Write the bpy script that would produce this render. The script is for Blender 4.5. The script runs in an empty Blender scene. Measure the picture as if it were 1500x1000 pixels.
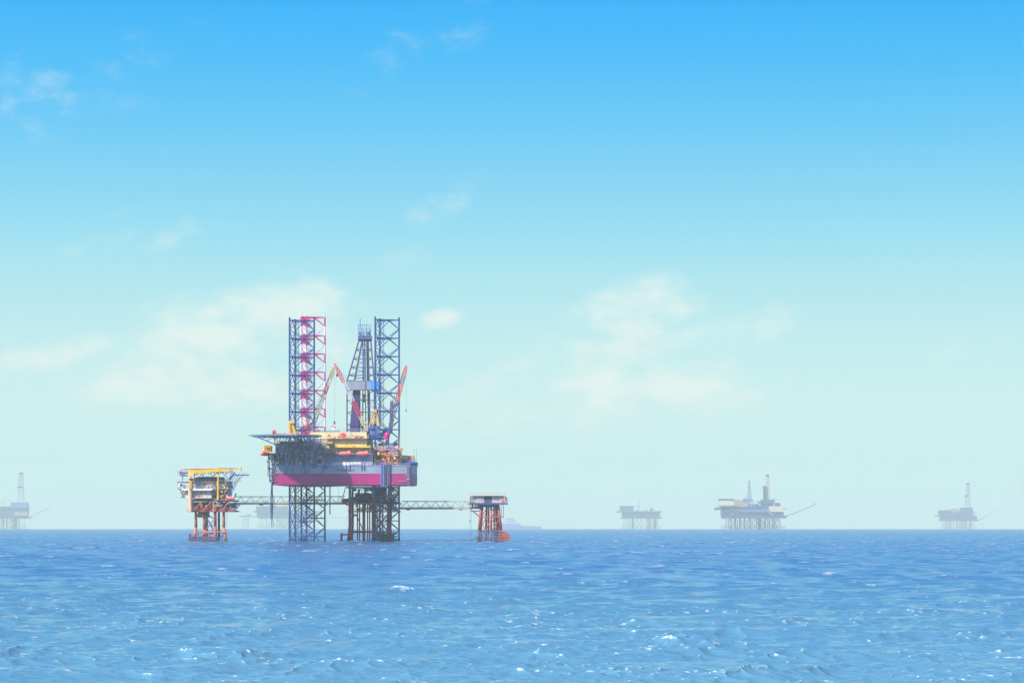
import bpy, math, random
import numpy as np
R_ = math.radians
scene = bpy.context.scene
COL = scene.collection

# ------------------------------------------------------------------ camera, sky, sun
F = 4000.0          # focal length in photo pixels (1500 px wide)
H = 7.64            # eye height above the water
RE = 7.43e6         # earth radius with refraction
YE = 768.6          # photo row of eye level
D0 = 1265.0         # distance of the drilling rig
def drop(d): return -d * d / (2 * RE)

cam_d = bpy.data.cameras.new('camera'); cam = bpy.data.objects.new('camera', cam_d); COL.objects.link(cam)
cam.location = (0, 0, H); cam.rotation_euler = (R_(90), 0, 0)
cam_d.sensor_width = 36.0; cam_d.sensor_fit = 'HORIZONTAL'
cam_d.lens = 36.0 * F / 1500.0
cam_d.shift_y = (YE - 500.0) / 1500.0
cam_d.clip_start = 1.0; cam_d.clip_end = 60000.0
scene.camera = cam

SUN_EL, SUN_AZ = 40.0, -140.0      # azimuth measured from +Y (view direction) towards +X
sd = (math.cos(R_(SUN_EL)) * math.sin(R_(SUN_AZ)), math.cos(R_(SUN_EL)) * math.cos(R_(SUN_AZ)), math.sin(R_(SUN_EL)))
sun_d = bpy.data.lights.new('sun', 'SUN'); sun = bpy.data.objects.new('sun', sun_d); COL.objects.link(sun)
sun_d.energy = 4.0; sun_d.angle = R_(0.5); sun_d.color = (1.0, 0.95, 0.87)
from mathutils import Vector
sun.rotation_euler = Vector(sd).to_track_quat('Z', 'Y').to_euler()
sun.location = (-300, -300, 500)

scene.view_settings.view_transform = 'Standard'
scene.view_settings.look = 'None'
scene.view_settings.exposure = 0.85
scene.view_settings.gamma = 1.0
EXPM = 2 ** 0.85
scene.render.film_transparent = False
scene.cycles.volume_bounces = 0
scene.cycles.max_bounces = 6
scene.cycles.use_denoising = True

def lin(c):
    return tuple((v / 255 / 12.92) if v / 255 <= 0.04045 else ((v / 255 + 0.055) / 1.055) ** 2.4 for v in c)

SKY_STRENGTH = 0.13
HAZE_DENS = 0.9e-4
world = bpy.data.worlds.new("World"); scene.world = world; world.use_nodes = True
wt = world.node_tree; wn = wt.nodes; wl = wt.links
for n in list(wn): wn.remove(n)
def W(t, **kw):
    n = wn.new(t)
    for k, v in kw.items(): setattr(n, k, v)
    return n
def wmath(op, a, b=None, c=None, clamp=False):
    n = W('ShaderNodeMath', operation=op, use_clamp=clamp)
    for i, v in enumerate((a, b, c)):
        if v is None: continue
        if isinstance(v, (int, float)): n.inputs[i].default_value = v
        else: wl.new(v, n.inputs[i])
    return n.outputs[0]
tc = W('ShaderNodeTexCoord'); sp = W('ShaderNodeSeparateXYZ'); wl.new(tc.outputs['Generated'], sp.inputs[0])
DX, DY, DZ = sp.outputs
sky = W('ShaderNodeTexSky', sky_type='NISHITA', sun_disc=False, sun_elevation=R_(SUN_EL), sun_rotation=R_(SUN_AZ))
sky.air_density = 1.0; sky.dust_density = 1.0; sky.ozone_density = 1.0
# low marine sky: colour by true elevation (z of the direction), pale cyan at the sea, azure higher up
LOW = [(0.000, (205, 239, 236)), (0.042, (206, 240, 237)), (0.066, (195, 236, 238)), (0.091, (172, 229, 240)), (0.115, (142, 217, 243)), (0.140, (110, 203, 246)),
       (0.165, (76, 190, 249)), (0.189, (48, 178, 250)), (0.215, (25, 155, 245))]
ramp = W('ShaderNodeValToRGB'); cr = ramp.color_ramp; cr.interpolation = 'LINEAR'
while len(cr.elements) < len(LOW): cr.elements.new(0.5)
for e, (p, c) in zip(cr.elements, LOW):
    e.position = p / 0.24
    l = lin(c); e.color = (l[0], l[1], l[2], 1)
wl.new(wmath('DIVIDE', DZ, 0.24, clamp=True), ramp.inputs[0])
sc_ = W('ShaderNodeVectorMath', operation='SCALE'); wl.new(ramp.outputs[0], sc_.inputs[0])
sc_.inputs['Scale'].default_value = 1.0 / SKY_STRENGTH / EXPM
SKY_GAIN = sc_

# thin clouds, placed by direction: azimuth tangent, elevation tangent, half sizes, strength, tilt
def pd(px, py): return ((px - 750) / F, (YE - py) / F)
CLOUDS = [(290, 490, 130, 80, 1.2, -.25), (360, 455, 140, 62, 1.15, .25), (450, 460, 110, 66, 1.05, .1), (470, 500, 120, 50, .7, 0), (300, 560, 260, 70, .8, 0), (950, 560, 330, 70, .75, 0), (620, 600, 700, 60, .5, 0), (648, 466, 46, 26, 1.1, .3), (930, 460, 130, 66, 1.0, .2), (900, 515, 130, 60, .9, .0),
          (1020, 500, 120, 40, .7, .1), (1120, 475, 110, 40, .85, .35), (90, 145, 250, 85, .36, .3), (170, 95, 160, 56, .32, .5), (18, 80, 80, 55, .36, .2), (630, 45, 170, 64, .32, .35), (560, 85, 100, 50, .30, .4),
          (650, 300, 90, 38, .5, .5), (150, 345, 110, 36, .45, .35), (260, 345, 80, 30, .5, .3), (870, 560, 260, 60, .6, .1), (90, 515, 150, 45, .6, .2), (1420, 520, 140, 40, .5, .2), (560, 380, 90, 24, .4, .2)]
nz = W('ShaderNodeTexNoise'); nz.inputs['Scale'].default_value = 48; nz.inputs['Detail'].default_value = 9; nz.inputs['Roughness'].default_value = .62
mp = W('ShaderNodeMapping'); mp.inputs['Scale'].default_value = (1, 1, 1.9); wl.new(tc.outputs['Generated'], mp.inputs[0]); wl.new(mp.outputs[0], nz.inputs[0])
nz2 = W('ShaderNodeTexNoise'); nz2.inputs['Scale'].default_value = 14; nz2.inputs['Detail'].default_value = 4; wl.new(mp.outputs[0], nz2.inputs[0])
dyp = wmath('MAXIMUM', DY, 0.05)
AZ = wmath('DIVIDE', DX, dyp); EL = wmath('DIVIDE', DZ, dyp)
front = wmath('GREATER_THAN', DY, 0.1)
total = None
for (px, py, rx, rz, s, tilt) in CLOUDS:
    ca, ce = pd(px, py)
    u = wmath('SUBTRACT', AZ, ca); v = wmath('SUBTRACT', EL, ce)
    v2 = wmath('SUBTRACT', v, wmath('MULTIPLY', u, tilt))
    uu = wmath('DIVIDE', u, rx / F); vv = wmath('DIVIDE', v2, rz / F)
    r2 = wmath('ADD', wmath('MULTIPLY', uu, uu), wmath('MULTIPLY', vv, vv))
    m = wmath('MULTIPLY', wmath('SUBTRACT', 1.0, r2, clamp=True), s)
    total = m if total is None else wmath('MAXIMUM', total, m)
nn = wmath('ADD', .5, wmath('MULTIPLY', wmath('SUBTRACT', wmath('ADD', wmath('MULTIPLY', nz.outputs[0], .7), wmath('MULTIPLY', nz2.outputs[0], .3)), .5), 2.0))
cl = W('ShaderNodeMapRange', interpolation_type='SMOOTHSTEP'); wl.new(wmath('ADD', nn, wmath('MULTIPLY', total, .46)), cl.inputs[0])
cl.inputs['From Min'].default_value = .55; cl.inputs['From Max'].default_value = 1.12
cm = wmath('MULTIPLY', wmath('MULTIPLY', cl.outputs[0], wmath('MINIMUM', wmath('MULTIPLY', total, 1.6), 1.0)), front)
cloud_fac = wmath('MULTIPLY', cm, .72)
mixc = W('ShaderNodeMix', data_type='RGBA'); wl.new(cloud_fac, mixc.inputs['Factor']); wl.new(sc_.outputs[0], mixc.inputs['A'])
CW = tuple(v / SKY_STRENGTH / EXPM for v in lin((241, 248, 240)))
mixc.inputs['B'].default_value = (*CW, 1)
blend = W('ShaderNodeMapRange', interpolation_type='SMOOTHSTEP'); wl.new(DZ, blend.inputs[0])
blend.inputs['From Min'].default_value = .21; blend.inputs['From Max'].default_value = .45
mixs = W('ShaderNodeMix', data_type='RGBA'); wl.new(blend.outputs[0], mixs.inputs['Factor'])
wl.new(mixc.outputs['Result'], mixs.inputs['A']); wl.new(sky.outputs[0], mixs.inputs['B'])
bg = W('ShaderNodeBackground'); bg.inputs['Strength'].default_value = SKY_STRENGTH; wl.new(mixs.outputs['Result'], bg.inputs[0])
wo = W('ShaderNodeOutputWorld'); wl.new(bg.outputs[0], wo.inputs['Surface'])

# ------------------------------------------------------------------ materials
def mat(name, color, rough=.55, var=.25, scale=.35, rust=0.0, metallic=0.0):
    m = bpy.data.materials.new(name); m.use_nodes = True
    t = m.node_tree; N = t.nodes; L = t.links
    b = N['Principled BSDF']; b.inputs['Roughness'].default_value = rough; b.inputs['Metallic'].default_value = metallic
    tcn = N.new('ShaderNodeTexCoord')
    mpn = N.new('ShaderNodeMapping'); mpn.inputs['Scale'].default_value = (1, 1, .35); L.new(tcn.outputs['Object'], mpn.inputs[0])
    no = N.new('ShaderNodeTexNoise'); no.inputs['Scale'].default_value = scale; no.inputs['Detail'].default_value = 6; L.new(mpn.outputs[0], no.inputs[0])
    r = N.new('ShaderNodeValToRGB'); r.color_ramp.elements[0].position = .3; r.color_ramp.elements[1].position = .7
    r.color_ramp.elements[0].color = (*[c * (1 - var) for c in color], 1); r.color_ramp.elements[1].color = (*[min(1, c * (1 + var * .6)) for c in color], 1)
    L.new(no.outputs[0], r.inputs[0]); out = r.outputs[0]
    if rust > 0:
        n2 = N.new('ShaderNodeTexNoise'); n2.inputs['Scale'].default_value = scale * 2.3; n2.inputs['Detail'].default_value = 8; n2.inputs['Roughness'].default_value = .7
        mp2 = N.new('ShaderNodeMapping'); mp2.inputs['Scale'].default_value = (1.6, 1.6, .22); L.new(tcn.outputs['Object'], mp2.inputs[0]); L.new(mp2.outputs[0], n2.inputs[0])
        mr = N.new('ShaderNodeMapRange'); mr.inputs['From Min'].default_value = .56; mr.inputs['From Max'].default_value = .72; mr.inputs['To Max'].default_value = rust; L.new(n2.outputs[0], mr.inputs[0])
        mx = N.new('ShaderNodeMix'); mx.data_type = 'RGBA'; L.new(mr.outputs[0], mx.inputs['Factor']); L.new(out, mx.inputs['A']); mx.inputs['B'].default_value = (.24, .06, .06, 1); out = mx.outputs['Result']
    L.new(out, b.inputs['Base Color'])
    return m
M = {}
M['blue'] = mat('blue_steel_paint', (.003, .038, .20), .5, .25)
M['bluegrey'] = mat('blue_grey_paint', (.09, .14, .36), .55, .3, rust=.3)
M['skyblue'] = mat('bright_blue_paint', (.04, .24, .72), .5, .15)
M['lavender'] = mat('grey_steel_paint', (.33, .34, .52), .55, .25, rust=.35)
M['hullgrey'] = mat('hull_grey_paint', (.21, .25, .34), .5, .2, .12, rust=.5)
M['hullred'] = mat('hull_red_paint', (.34, .002, .14), .5, .3, .10, rust=.3)
M['red'] = mat('red_band_paint', (.46, .004, .17), .5, .15)
M['signal'] = mat('signal_red_paint', (.75, .03, .06), .45, .1)
M['legwhite'] = mat('faded_white_paint', (.52, .50, .56), .5, .15)
M['fartan'] = mat('far_tan_paint', (.30, .20, .15), .6, .2)
M['farsteel'] = mat('far_steel_paint', (.035, .065, .18), .6, .3)
M['white'] = mat('white_paint', (.80, .80, .78), .5, .08)
M['cream'] = mat('cream_panel_paint', (.54, .44, .25), .6, .14, .3, rust=.25)
M['palewall'] = mat('pale_wall_paint', (.46, .40, .34), .6, .15, .3, rust=.3)
M['yellow'] = mat('yellow_paint', (.72, .36, .006), .5, .15)
M['gold'] = mat('ochre_steel_paint', (.48, .26, .06), .55, .25, rust=.4)
M['tan'] = mat('tan_steel_paint', (.60, .40, .24), .55, .2, rust=.35)
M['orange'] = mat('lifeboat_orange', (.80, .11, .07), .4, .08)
M['coral'] = mat('lifeboat_hull_shaded', (.62, .04, .17), .4, .1)  # underside shade painted in as a deeper pink-red; the sign panel borrows it
M['peach'] = mat('lifeboat_canopy_sunlit', (.82, .21, .10), .4, .08)  # high sun on the boat tops painted in as a brighter orange
M['rust'] = mat('red_oxide_paint', (.36, .075, .075), .65, .3, rust=.3)
M['oxidelift'] = mat('red_oxide_shade_lift', (.62, .07, .15), .65, .25, rust=.15)  # red oxide painted brighter to make up for the hull's shade
M['growth'] = mat('marine_growth', (.03, .035, .05), .8, .4, 1.5)
M['derrickgrey'] = mat('derrick_steel', (.055, .06, .15), .55, .25)
M['bridgegrey'] = mat('bridge_steel', (.26, .25, .25), .6, .2, rust=.3)
M['cranered'] = mat('crane_red_paint', (.58, .03, .05), .5, .15)
M['windgrey'] = mat('windwall_panel', (.20, .23, .32), .6, .15)
M['jacketorange'] = mat('orange_jacket_paint', (.42, .12, .06), .6, .25, rust=.5)
M['violet'] = mat('dark_violet_steel', (.085, .06, .15), .6, .35, .5)
M['navy'] = mat('navy_steel', (.010, .075, .36), .6, .3, .5)
M['tarp'] = mat('blue_violet_windbreak', (.055, .04, .26), .6, .3, .2)
M['deck'] = mat('deck_green_grey', (.10, .17, .26), .7, .2)
M['glass'] = mat('dark_window_glass', (.02, .04, .09), .15, .1)
M['rope'] = mat('dark_rope', (.05, .06, .12), .8, .2)
M['black'] = mat('black_marking_paint', (.03, .03, .07), .6, .1)

# ------------------------------------------------------------------ mesh builder
class MB:
    def __init__(s): s.v = []; s.f = []; s.m = []; s.prims = []
    def _add(s, vs, fs, m):
        b = len(s.v); s.prims.append((b, len(s.f), len(vs), len(fs))); s.v += [tuple(p) for p in vs]; s.f += [tuple(i + b for i in f) for f in fs]; s.m += [m] * len(fs)
    def box(s, x0, x1, y0, y1, z0, z1, m=0):
        if x0 > x1: x0, x1 = x1, x0
        if y0 > y1: y0, y1 = y1, y0
        if z0 > z1: z0, z1 = z1, z0
        s._add([(x0, y0, z0), (x1, y0, z0), (x1, y1, z0), (x0, y1, z0), (x0, y0, z1), (x1, y0, z1), (x1, y1, z1), (x0, y1, z1)],
               [(0, 3, 2, 1), (4, 5, 6, 7), (0, 1, 5, 4), (1, 2, 6, 5), (2, 3, 7, 6), (3, 0, 4, 7)], m)
        return s
    def prism(s, poly, z0, z1, m=0):
        n = len(poly); vs = [(x, y, z0) for x, y in poly] + [(x, y, z1) for x, y in poly]
        s._add(vs, [tuple(reversed(range(n))), tuple(range(n, 2 * n))] + [(i, (i + 1) % n, n + (i + 1) % n, n + i) for i in range(n)], m); return s
    def tube(s, p, q, r, r2=None, n=6, m=0):
        p = Vector(p); q = Vector(q); r2 = r if r2 is None else r2
        d = (q - p)
        if d.length < 1e-6: return s
        d.normalize(); a = d.orthogonal().normalized() if abs(d.z) < .999 else Vector((1, 0, 0)); b = d.cross(a)
        vs = []
        for c, rr in ((p, r), (q, r2)):
            for i in range(n):
                t = 2 * math.pi * (i + .5) / n; vs.append(c + a * math.cos(t) * rr + b * math.sin(t) * rr)
        s._add(vs, [(i, (i + 1) % n, n + (i + 1) % n, n + i) for i in range(n)] + [tuple(reversed(range(n))), tuple(range(n, 2 * n))], m); return s
    def path(s, pts, r, n=5, m=0):
        for a, b in zip(pts, pts[1:]): s.tube(a, b, r, n=n, m=m)
        return s
    def ball(s, c, rx, ry=None, rz=None, nu=12, nv=8, m=0):
        ry = ry or rx; rz = rz or rx
        vs = [(c[0], c[1], c[2] - rz)]; 
        for j in range(1, nv):
            t = math.pi * j / nv
            for i in range(nu):
                u = 2 * math.pi * i / nu; vs.append((c[0] + rx * math.sin(t) * math.cos(u), c[1] + ry * math.sin(t) * math.sin(u), c[2] - rz * math.cos(t)))
        vs.append((c[0], c[1], c[2] + rz)); fs = []
        for i in range(nu): fs.append((0, 1 + (i + 1) % nu, 1 + i))
        for j in range(nv - 2):
            for i in range(nu):
                a = 1 + j * nu + i; b_ = 1 + j * nu + (i + 1) % nu; fs.append((a, b_, b_ + nu, a + nu))
        k = 1 + (nv - 2) * nu
        for i in range(nu): fs.append((k + i, k + (i + 1) % nu, len(vs) - 1))
        s._add(vs, fs, m); return s
    def rail(s, pts, h=1.2, step=2.5, r=.07, m=0):
        for a, b in zip(pts, pts[1:]):
            a = Vector(a); b = Vector(b); L = (b - a).length; n = max(1, int(L / step)); up = Vector((0, 0, h))
            for i in range(n + 1):
                p = a.lerp(b, i / n); s.tube(p, p + up, r, n=4, m=m)
            s.tube(a + up, b + up, r, n=4, m=m); s.tube(a + up * .5, b + up * .5, r * .8, n=4, m=m)
        return s
    def truss(s, a, b, h, n, rc=.25, rb=.15, m=0, post=False):
        """planar Warren truss between the lower chord a-b and the chord h above it"""
        a = Vector(a); b = Vector(b); up = Vector((0, 0, h))
        s.tube(a, b, rc, n=5, m=m); s.tube(a + up, b + up, rc, n=5, m=m)
        for i in range(n):
            p = a.lerp(b, i / n); q = a.lerp(b, (i + 1) / n); c = p.lerp(q, .5) + up
            s.tube(p, c, rb, n=4, m=m); s.tube(c, q, rb, n=4, m=m)
            if post: s.tube(p, p + up, rb, n=4, m=m)
        return s
    def xbrace(s, p00, p10, p01, p11, r, m=0):
        s.tube(p00, p11, r, n=5, m=m); s.tube(p10, p01, r, n=5, m=m); return s
    def clutter(s, x0, x1, y0, y1, z0, z1, n, seed, mats=(0,), smax=2.2, pipes=.4):
        rr = random.Random(seed)
        for i in range(n):
            x = rr.uniform(x0, x1); y = rr.uniform(y0, y1); mm = rr.choice(mats)
            if rr.random() < pipes:
                z = rr.uniform(z0, z1); k = rr.random(); r = rr.uniform(.08, .22); L = rr.uniform(2, 7)
                if k < .45: s.tube((x, y, z), (min(x1, x + L), y, z), r, n=5, m=mm)
                elif k < .85: s.tube((x, y, z0), (x, y, z), r, n=5, m=mm)
                else: s.tube((x, y, z0), (min(x1, x + L * .6), y, z), r, n=5, m=mm)
            else:
                w = rr.uniform(.4, smax); d = rr.uniform(.5, 2); h = min(rr.uniform(.5, smax), z1 - z0)
                zb = z0 + (rr.random() ** 1.3) * max(0, (z1 - z0 - h))
                s.box(x - w / 2, x + w / 2, y - d / 2, y + d / 2, zb, zb + h, mm)
        return s
    def build(s, name, mats, parent=None, smooth=False):
        me = bpy.data.meshes.new(name); me.from_pydata(s.v, [], s.f)
        mats = [mats] if isinstance(mats, str) else mats
        for k in mats: me.materials.append(M[k])
        me.polygons.foreach_set('material_index', np.array(s.m, dtype=np.int32))
        if smooth: me.polygons.foreach_set('use_smooth', np.ones(len(s.f), dtype=bool))
        me.update()
        o = bpy.data.objects.new(name, me); COL.objects.link(o)
        if parent: o.parent = parent
        return o
def build_each(mb, name, mats, parent=None, pad=.12, smooth=False):
    """one object per separate piece: shapes whose boxes touch belong to one piece"""
    A = np.array(mb.v); bx = [(A[b:b + nv].min(0) - pad, A[b:b + nv].max(0) + pad) for b, _, nv, _ in mb.prims]
    n = len(bx); g = list(range(n))
    def root(i):
        while g[i] != i: i = g[i]
        return i
    for i in range(n):
        for j in range(i):
            if (bx[i][0] <= bx[j][1]).all() and (bx[j][0] <= bx[i][1]).all(): g[root(i)] = root(j)
    out = []
    for r in sorted({root(i) for i in range(n)}):
        q = MB()
        for i in range(n):
            if root(i) == r:
                b, f0, nv, nf = mb.prims[i]
                for k in range(f0, f0 + nf): pass
                q._add(mb.v[b:b + nv], [tuple(x - b for x in mb.f[k]) for k in range(f0, f0 + nf)], 0); q.m[-nf:] = mb.m[f0:f0 + nf]
        out.append(q.build(name, mats, parent, smooth))
    return out
def thing(name, label, cat, loc, group=None):
    o = bpy.data.objects.new(name, None); COL.objects.link(o); o.location = loc; o.empty_display_size = 5
    o['label'] = label; o['category'] = cat
    if group: o['group'] = group
    return o
class Fr:
    """local metres of a thing whose base stands at photo column px0, distance d"""
    def __init__(s, px0, d):
        s.d = d; s.x0 = (px0 - 750) * d / F; s.z0 = drop(d); s.loc = (s.x0, d, s.z0)
    def X(s, px, y=0): return (px - 750) * (s.d + y) / F - s.x0
    def Z(s, py, y=0): return H + (YE - py) * (s.d + y) / F - s.z0
    def p(s, px, py, y=0): return Vector((s.X(px, y), y, s.Z(py, y)))
    def box(s, mb, px0, px1, py0, py1, y0, y1, m=0):
        mb.box(s.X(px0, y0), s.X(px1, y0), y0, y1, s.Z(py1, y0), s.Z(py0, y0), m)

# ------------------------------------------------------------------ sea
LEGS = [((px - 750) * y / F, y) for px, y in ((424.2, 1264), (429.5, 1276), (459, 1269), (441.2, 1311), (446.5, 1322), (476, 1315), (549.6, 1286), (555, 1297), (584.4, 1290), (510, 1307), (546.5, 1307), (567.8, 1312),
        (283.5, 1275), (298.5, 1277), (315.8, 1275), (331.3, 1276), (700.3, 1282), (711.3, 1287), (719.5, 1282), (728, 1287), (736, 1282), (500, 1310), (533, 1318))]
def sea():
    rng = np.random.default_rng(7)
    th = np.concatenate([np.linspace(-50, -12.2, 40)[:-1], np.linspace(-12.2, 12.2, 1051), np.linspace(12.2, 50, 40)[1:]]) * math.pi / 180
    rs = [25., 50., 75., 95.]; r = 104.
    while r < 12500:
        rs.append(r)
        r += (max(.13, min(r * r / 140000., 1.7)) if r < 1500 else 1.7 + (r - 1500) * .004) if r > 124 else .6
    rs = np.array(rs); nr, nt = len(rs), len(th)
    dr = np.gradient(rs)
    RR, TT = np.meshgrid(rs, th, indexing='ij'); DRR = np.repeat(dr[:, None], nt, 1)
    X = RR * np.sin(TT); Y = RR * np.cos(TT)
    Z = np.zeros_like(X); DXX = np.zeros_like(X); DYY = np.zeros_like(X); FO = np.zeros_like(X); SG = np.zeros_like(rs); FS = np.zeros_like(X); SS = np.zeros_like(rs)
    lam = np.concatenate([np.exp(rng.uniform(math.log(.42), math.log(2.6), 96)), np.exp(rng.uniform(math.log(2.6), math.log(6), 22)), np.exp(rng.uniform(math.log(6), math.log(14), 16)), np.exp(rng.uniform(math.log(14), math.log(40), 8))])
    ang = rng.normal(math.radians(-66), np.where(lam < 3, math.radians(62), math.radians(40)), len(lam))
    # patches where the chop is steeper and breaks
    patch = np.zeros_like(X)
    for i in range(18):
        l = rng.uniform(2.5, 32); a = rng.uniform(0, 6.283); patch += np.sin(2 * math.pi / l * (math.cos(a) * X + math.sin(a) * Y) + rng.uniform(0, 6.28))
    patch /= 3.0
    env = np.clip(.76 + .36 * patch, .36, 1.3)
    for l, a in zip(lam, ang):
        k = 2 * math.pi / l; slope = .040 if l < 2.6 else .033 if l < 6 else .036 if l < 14 else .009; amp = slope / k
        att = np.clip((l / 2.4 - dr) / (l / 4), 0, 1)
        if att.max() <= 0: continue
        ph = rng.uniform(0, 6.283); cx, cy = math.cos(a), math.sin(a)
        nrows = int(np.argmax(att <= 0)) if (att <= 0).any() else nr
        if nrows == 0: nrows = nr
        at = att[:nrows, None] * (env[:nrows] if l < 14 else 1.0)
        P = k * (cx * X[:nrows] + cy * Y[:nrows]) + ph
        c = np.cos(P); s_ = np.sin(P)
        Z[:nrows] += at * amp * c
        DXX[:nrows] -= at * amp * cx * s_ * 1.5; DYY[:nrows] -= at * amp * cy * s_ * 1.5
        if l > 1.6: FO[:nrows] += at * slope * c; SG[:nrows] += (att[:nrows] * slope) ** 2 / 2
        else: FS[:nrows] += at * slope * c; SS[:nrows] += (att[:nrows] * slope) ** 2 / 2
    sg = np.sqrt(SG) + 1e-4; tf = np.clip((rs - 300) / 600, 0, 1)[:, None]
    ss = np.sqrt(SS) + 1e-4
    foam = np.clip((FO / sg[:, None] - 2.8 + .8 * tf) / .7, 0, 1) * (1 - .25 * tf) * np.clip(sg / .05, 0, 1)[:, None]
    fleck = np.clip((FS / ss[:, None] + .45 * FO / sg[:, None] - 2.05) / .9, 0, 1) * np.clip(ss / .05, 0, 1)[:, None]
    foam = np.maximum(foam, .85 * fleck)
    # wash where the platform legs stand in the water
    band = np.where((rs > 1200) & (rs < 1380))[0]; b0, b1 = band[0], band[-1] + 1
    for (lx, ly) in LEGS:
        dd = (X[b0:b1] - lx) ** 2 + ((Y[b0:b1] - ly) * .7) ** 2
        foam[b0:b1] = np.maximum(foam[b0:b1], .9 * np.exp(-dd / 2.2) * rng.uniform(.4, 1))
    X2 = X + DXX; Y2 = Y + DYY; Z2 = Z - (X2 ** 2 + Y2 ** 2) / (2 * RE)
    co = np.stack([X2, Y2, Z2], -1).reshape(-1, 3).astype(np.float32)
    idx = np.arange(nr * nt).reshape(nr, nt)
    q = np.stack([idx[:-1, :-1], idx[:-1, 1:], idx[1:, 1:], idx[1:, :-1]], -1).reshape(-1, 4)[:, ::-1].astype(np.int32)
    me = bpy.data.meshes.new('sea'); me.vertices.add(len(co)); me.vertices.foreach_set('co', co.ravel())
    nf = len(q); me.loops.add(nf * 4); me.loops.foreach_set('vertex_index', q.ravel())
    me.polygons.add(nf); me.polygons.foreach_set('loop_start', np.arange(0, nf * 4, 4, dtype=np.int32)); me.polygons.foreach_set('loop_total', np.full(nf, 4, dtype=np.int32))
    me.update(calc_edges=True); me.polygons.foreach_set('use_smooth', np.ones(nf, dtype=bool))
    at = me.attributes.new('foam', 'FLOAT', 'POINT'); at.data.foreach_set('value', foam.ravel().astype(np.float32))
    tot = SG + SS; lost = np.repeat((1 - np.sqrt(np.clip(tot / tot.max(), 0, 1)))[:, None], nt, 1)     # chop too fine for the mesh out here: carried by the roughness
    at = me.attributes.new('fine_chop', 'FLOAT', 'POINT'); at.data.foreach_set('value', lost.ravel().astype(np.float32))
    o = bpy.data.objects.new('sea', me); COL.objects.link(o); o['kind'] = 'structure'
    m = bpy.data.materials.new('sea_water'); m.use_nodes = True; t = m.node_tree; N = t.nodes; L = t.links
    b = N['Principled BSDF']
    def mth(op, a, b_=None, clamp=False):
        nd = N.new('ShaderNodeMath'); nd.operation = op; nd.use_clamp = clamp
        for i, v in enumerate((a, b_)):
            if v is None: continue
            if isinstance(v, (int, float)): nd.inputs[i].default_value = v
            else: L.new(v, nd.inputs[i])
        return nd.outputs[0]
    tcn = N.new('ShaderNodeTexCoord')
    def noise(scale, sc, detail=5, rough=.6, rot=0.):
        mpn = N.new('ShaderNodeMapping'); mpn.inputs['Scale'].default_value = sc; mpn.inputs['Rotation'].default_value = (0, 0, rot); L.new(tcn.outputs['Object'], mpn.inputs[0])
        no = N.new('ShaderNodeTexNoise'); no.inputs['Scale'].default_value = scale; no.inputs['Detail'].default_value = detail; no.inputs['Roughness'].default_value = rough
        L.new(mpn.outputs[0], no.inputs[0]); return no.outputs[0]
    rip = noise(5.0, (.55, 1, 1), 6, .65, .45)
    mid = noise(.5, (.5, 1, 1), 6, .6, .4)
    big = noise(.012, (.35, 1, 1), 3, .5, .3)
    lng = noise(.10, (.45, 1, 1), 4, .55, .5)
    hgt = mth('ADD', mth('ADD', mth('MULTIPLY', rip, .07), mth('MULTIPLY', mid, .5)), mth('MULTIPLY', lng, 1.0))
    bp = N.new('ShaderNodeBump'); L.new(mth('ADD', .25, mth('MULTIPLY', mth('MULTIPLY', mth('SUBTRACT', big, .32), 2.6, clamp=True), .95)), bp.inputs['Strength']); bp.inputs['Distance'].default_value = 1.0; L.new(hgt, bp.inputs['Height'])
    L.new(bp.outputs[0], b.inputs['Normal'])
    fa = N.new('ShaderNodeAttribute'); fa.attribute_name = 'foam'
    fn = noise(6.0, (.6, 1, 1), 5, .7, .45)
    f1 = mth('MULTIPLY', fa.outputs['Fac'], mth('MULTIPLY', mth('SUBTRACT', fn, .45), 7.0, clamp=True), clamp=True)
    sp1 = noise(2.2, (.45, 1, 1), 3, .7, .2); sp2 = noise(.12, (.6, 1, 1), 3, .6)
    f2 = mth('MULTIPLY', mth('MULTIPLY', mth('SUBTRACT', mth('ADD', sp1, mth('MULTIPLY', sp2, .5)), .925), 9.0, clamp=True), .75)  # white specks painted on for sun glints along with small foam
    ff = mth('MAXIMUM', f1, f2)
    cr_ = N.new('ShaderNodeMix'); cr_.data_type = 'RGBA'
    sx = N.new('ShaderNodeSeparateXYZ'); L.new(tcn.outputs['Object'], sx.inputs[0])
    near_sheen = mth('DIVIDE', mth('SUBTRACT', mth('ADD', 330.0, mth('MULTIPLY', big, 330.0)), sx.outputs[1]), 420.0, clamp=True)     # pale sky reflection on the nearer water, painted into its base colour
    L.new(near_sheen, cr_.inputs['Factor'])
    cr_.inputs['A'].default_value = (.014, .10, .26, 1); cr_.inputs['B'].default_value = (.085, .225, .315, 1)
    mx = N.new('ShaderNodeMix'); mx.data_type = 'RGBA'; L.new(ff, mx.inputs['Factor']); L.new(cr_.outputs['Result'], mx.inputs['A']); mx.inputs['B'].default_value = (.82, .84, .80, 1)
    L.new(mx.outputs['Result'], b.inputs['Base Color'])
    fc = N.new('ShaderNodeAttribute'); fc.attribute_name = 'fine_chop'
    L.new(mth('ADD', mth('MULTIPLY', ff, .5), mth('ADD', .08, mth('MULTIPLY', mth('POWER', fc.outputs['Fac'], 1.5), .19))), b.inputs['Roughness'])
    b.inputs['IOR'].default_value = 1.50
    me.materials.append(m)
    print('sea', nr, nt)
sea()

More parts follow.
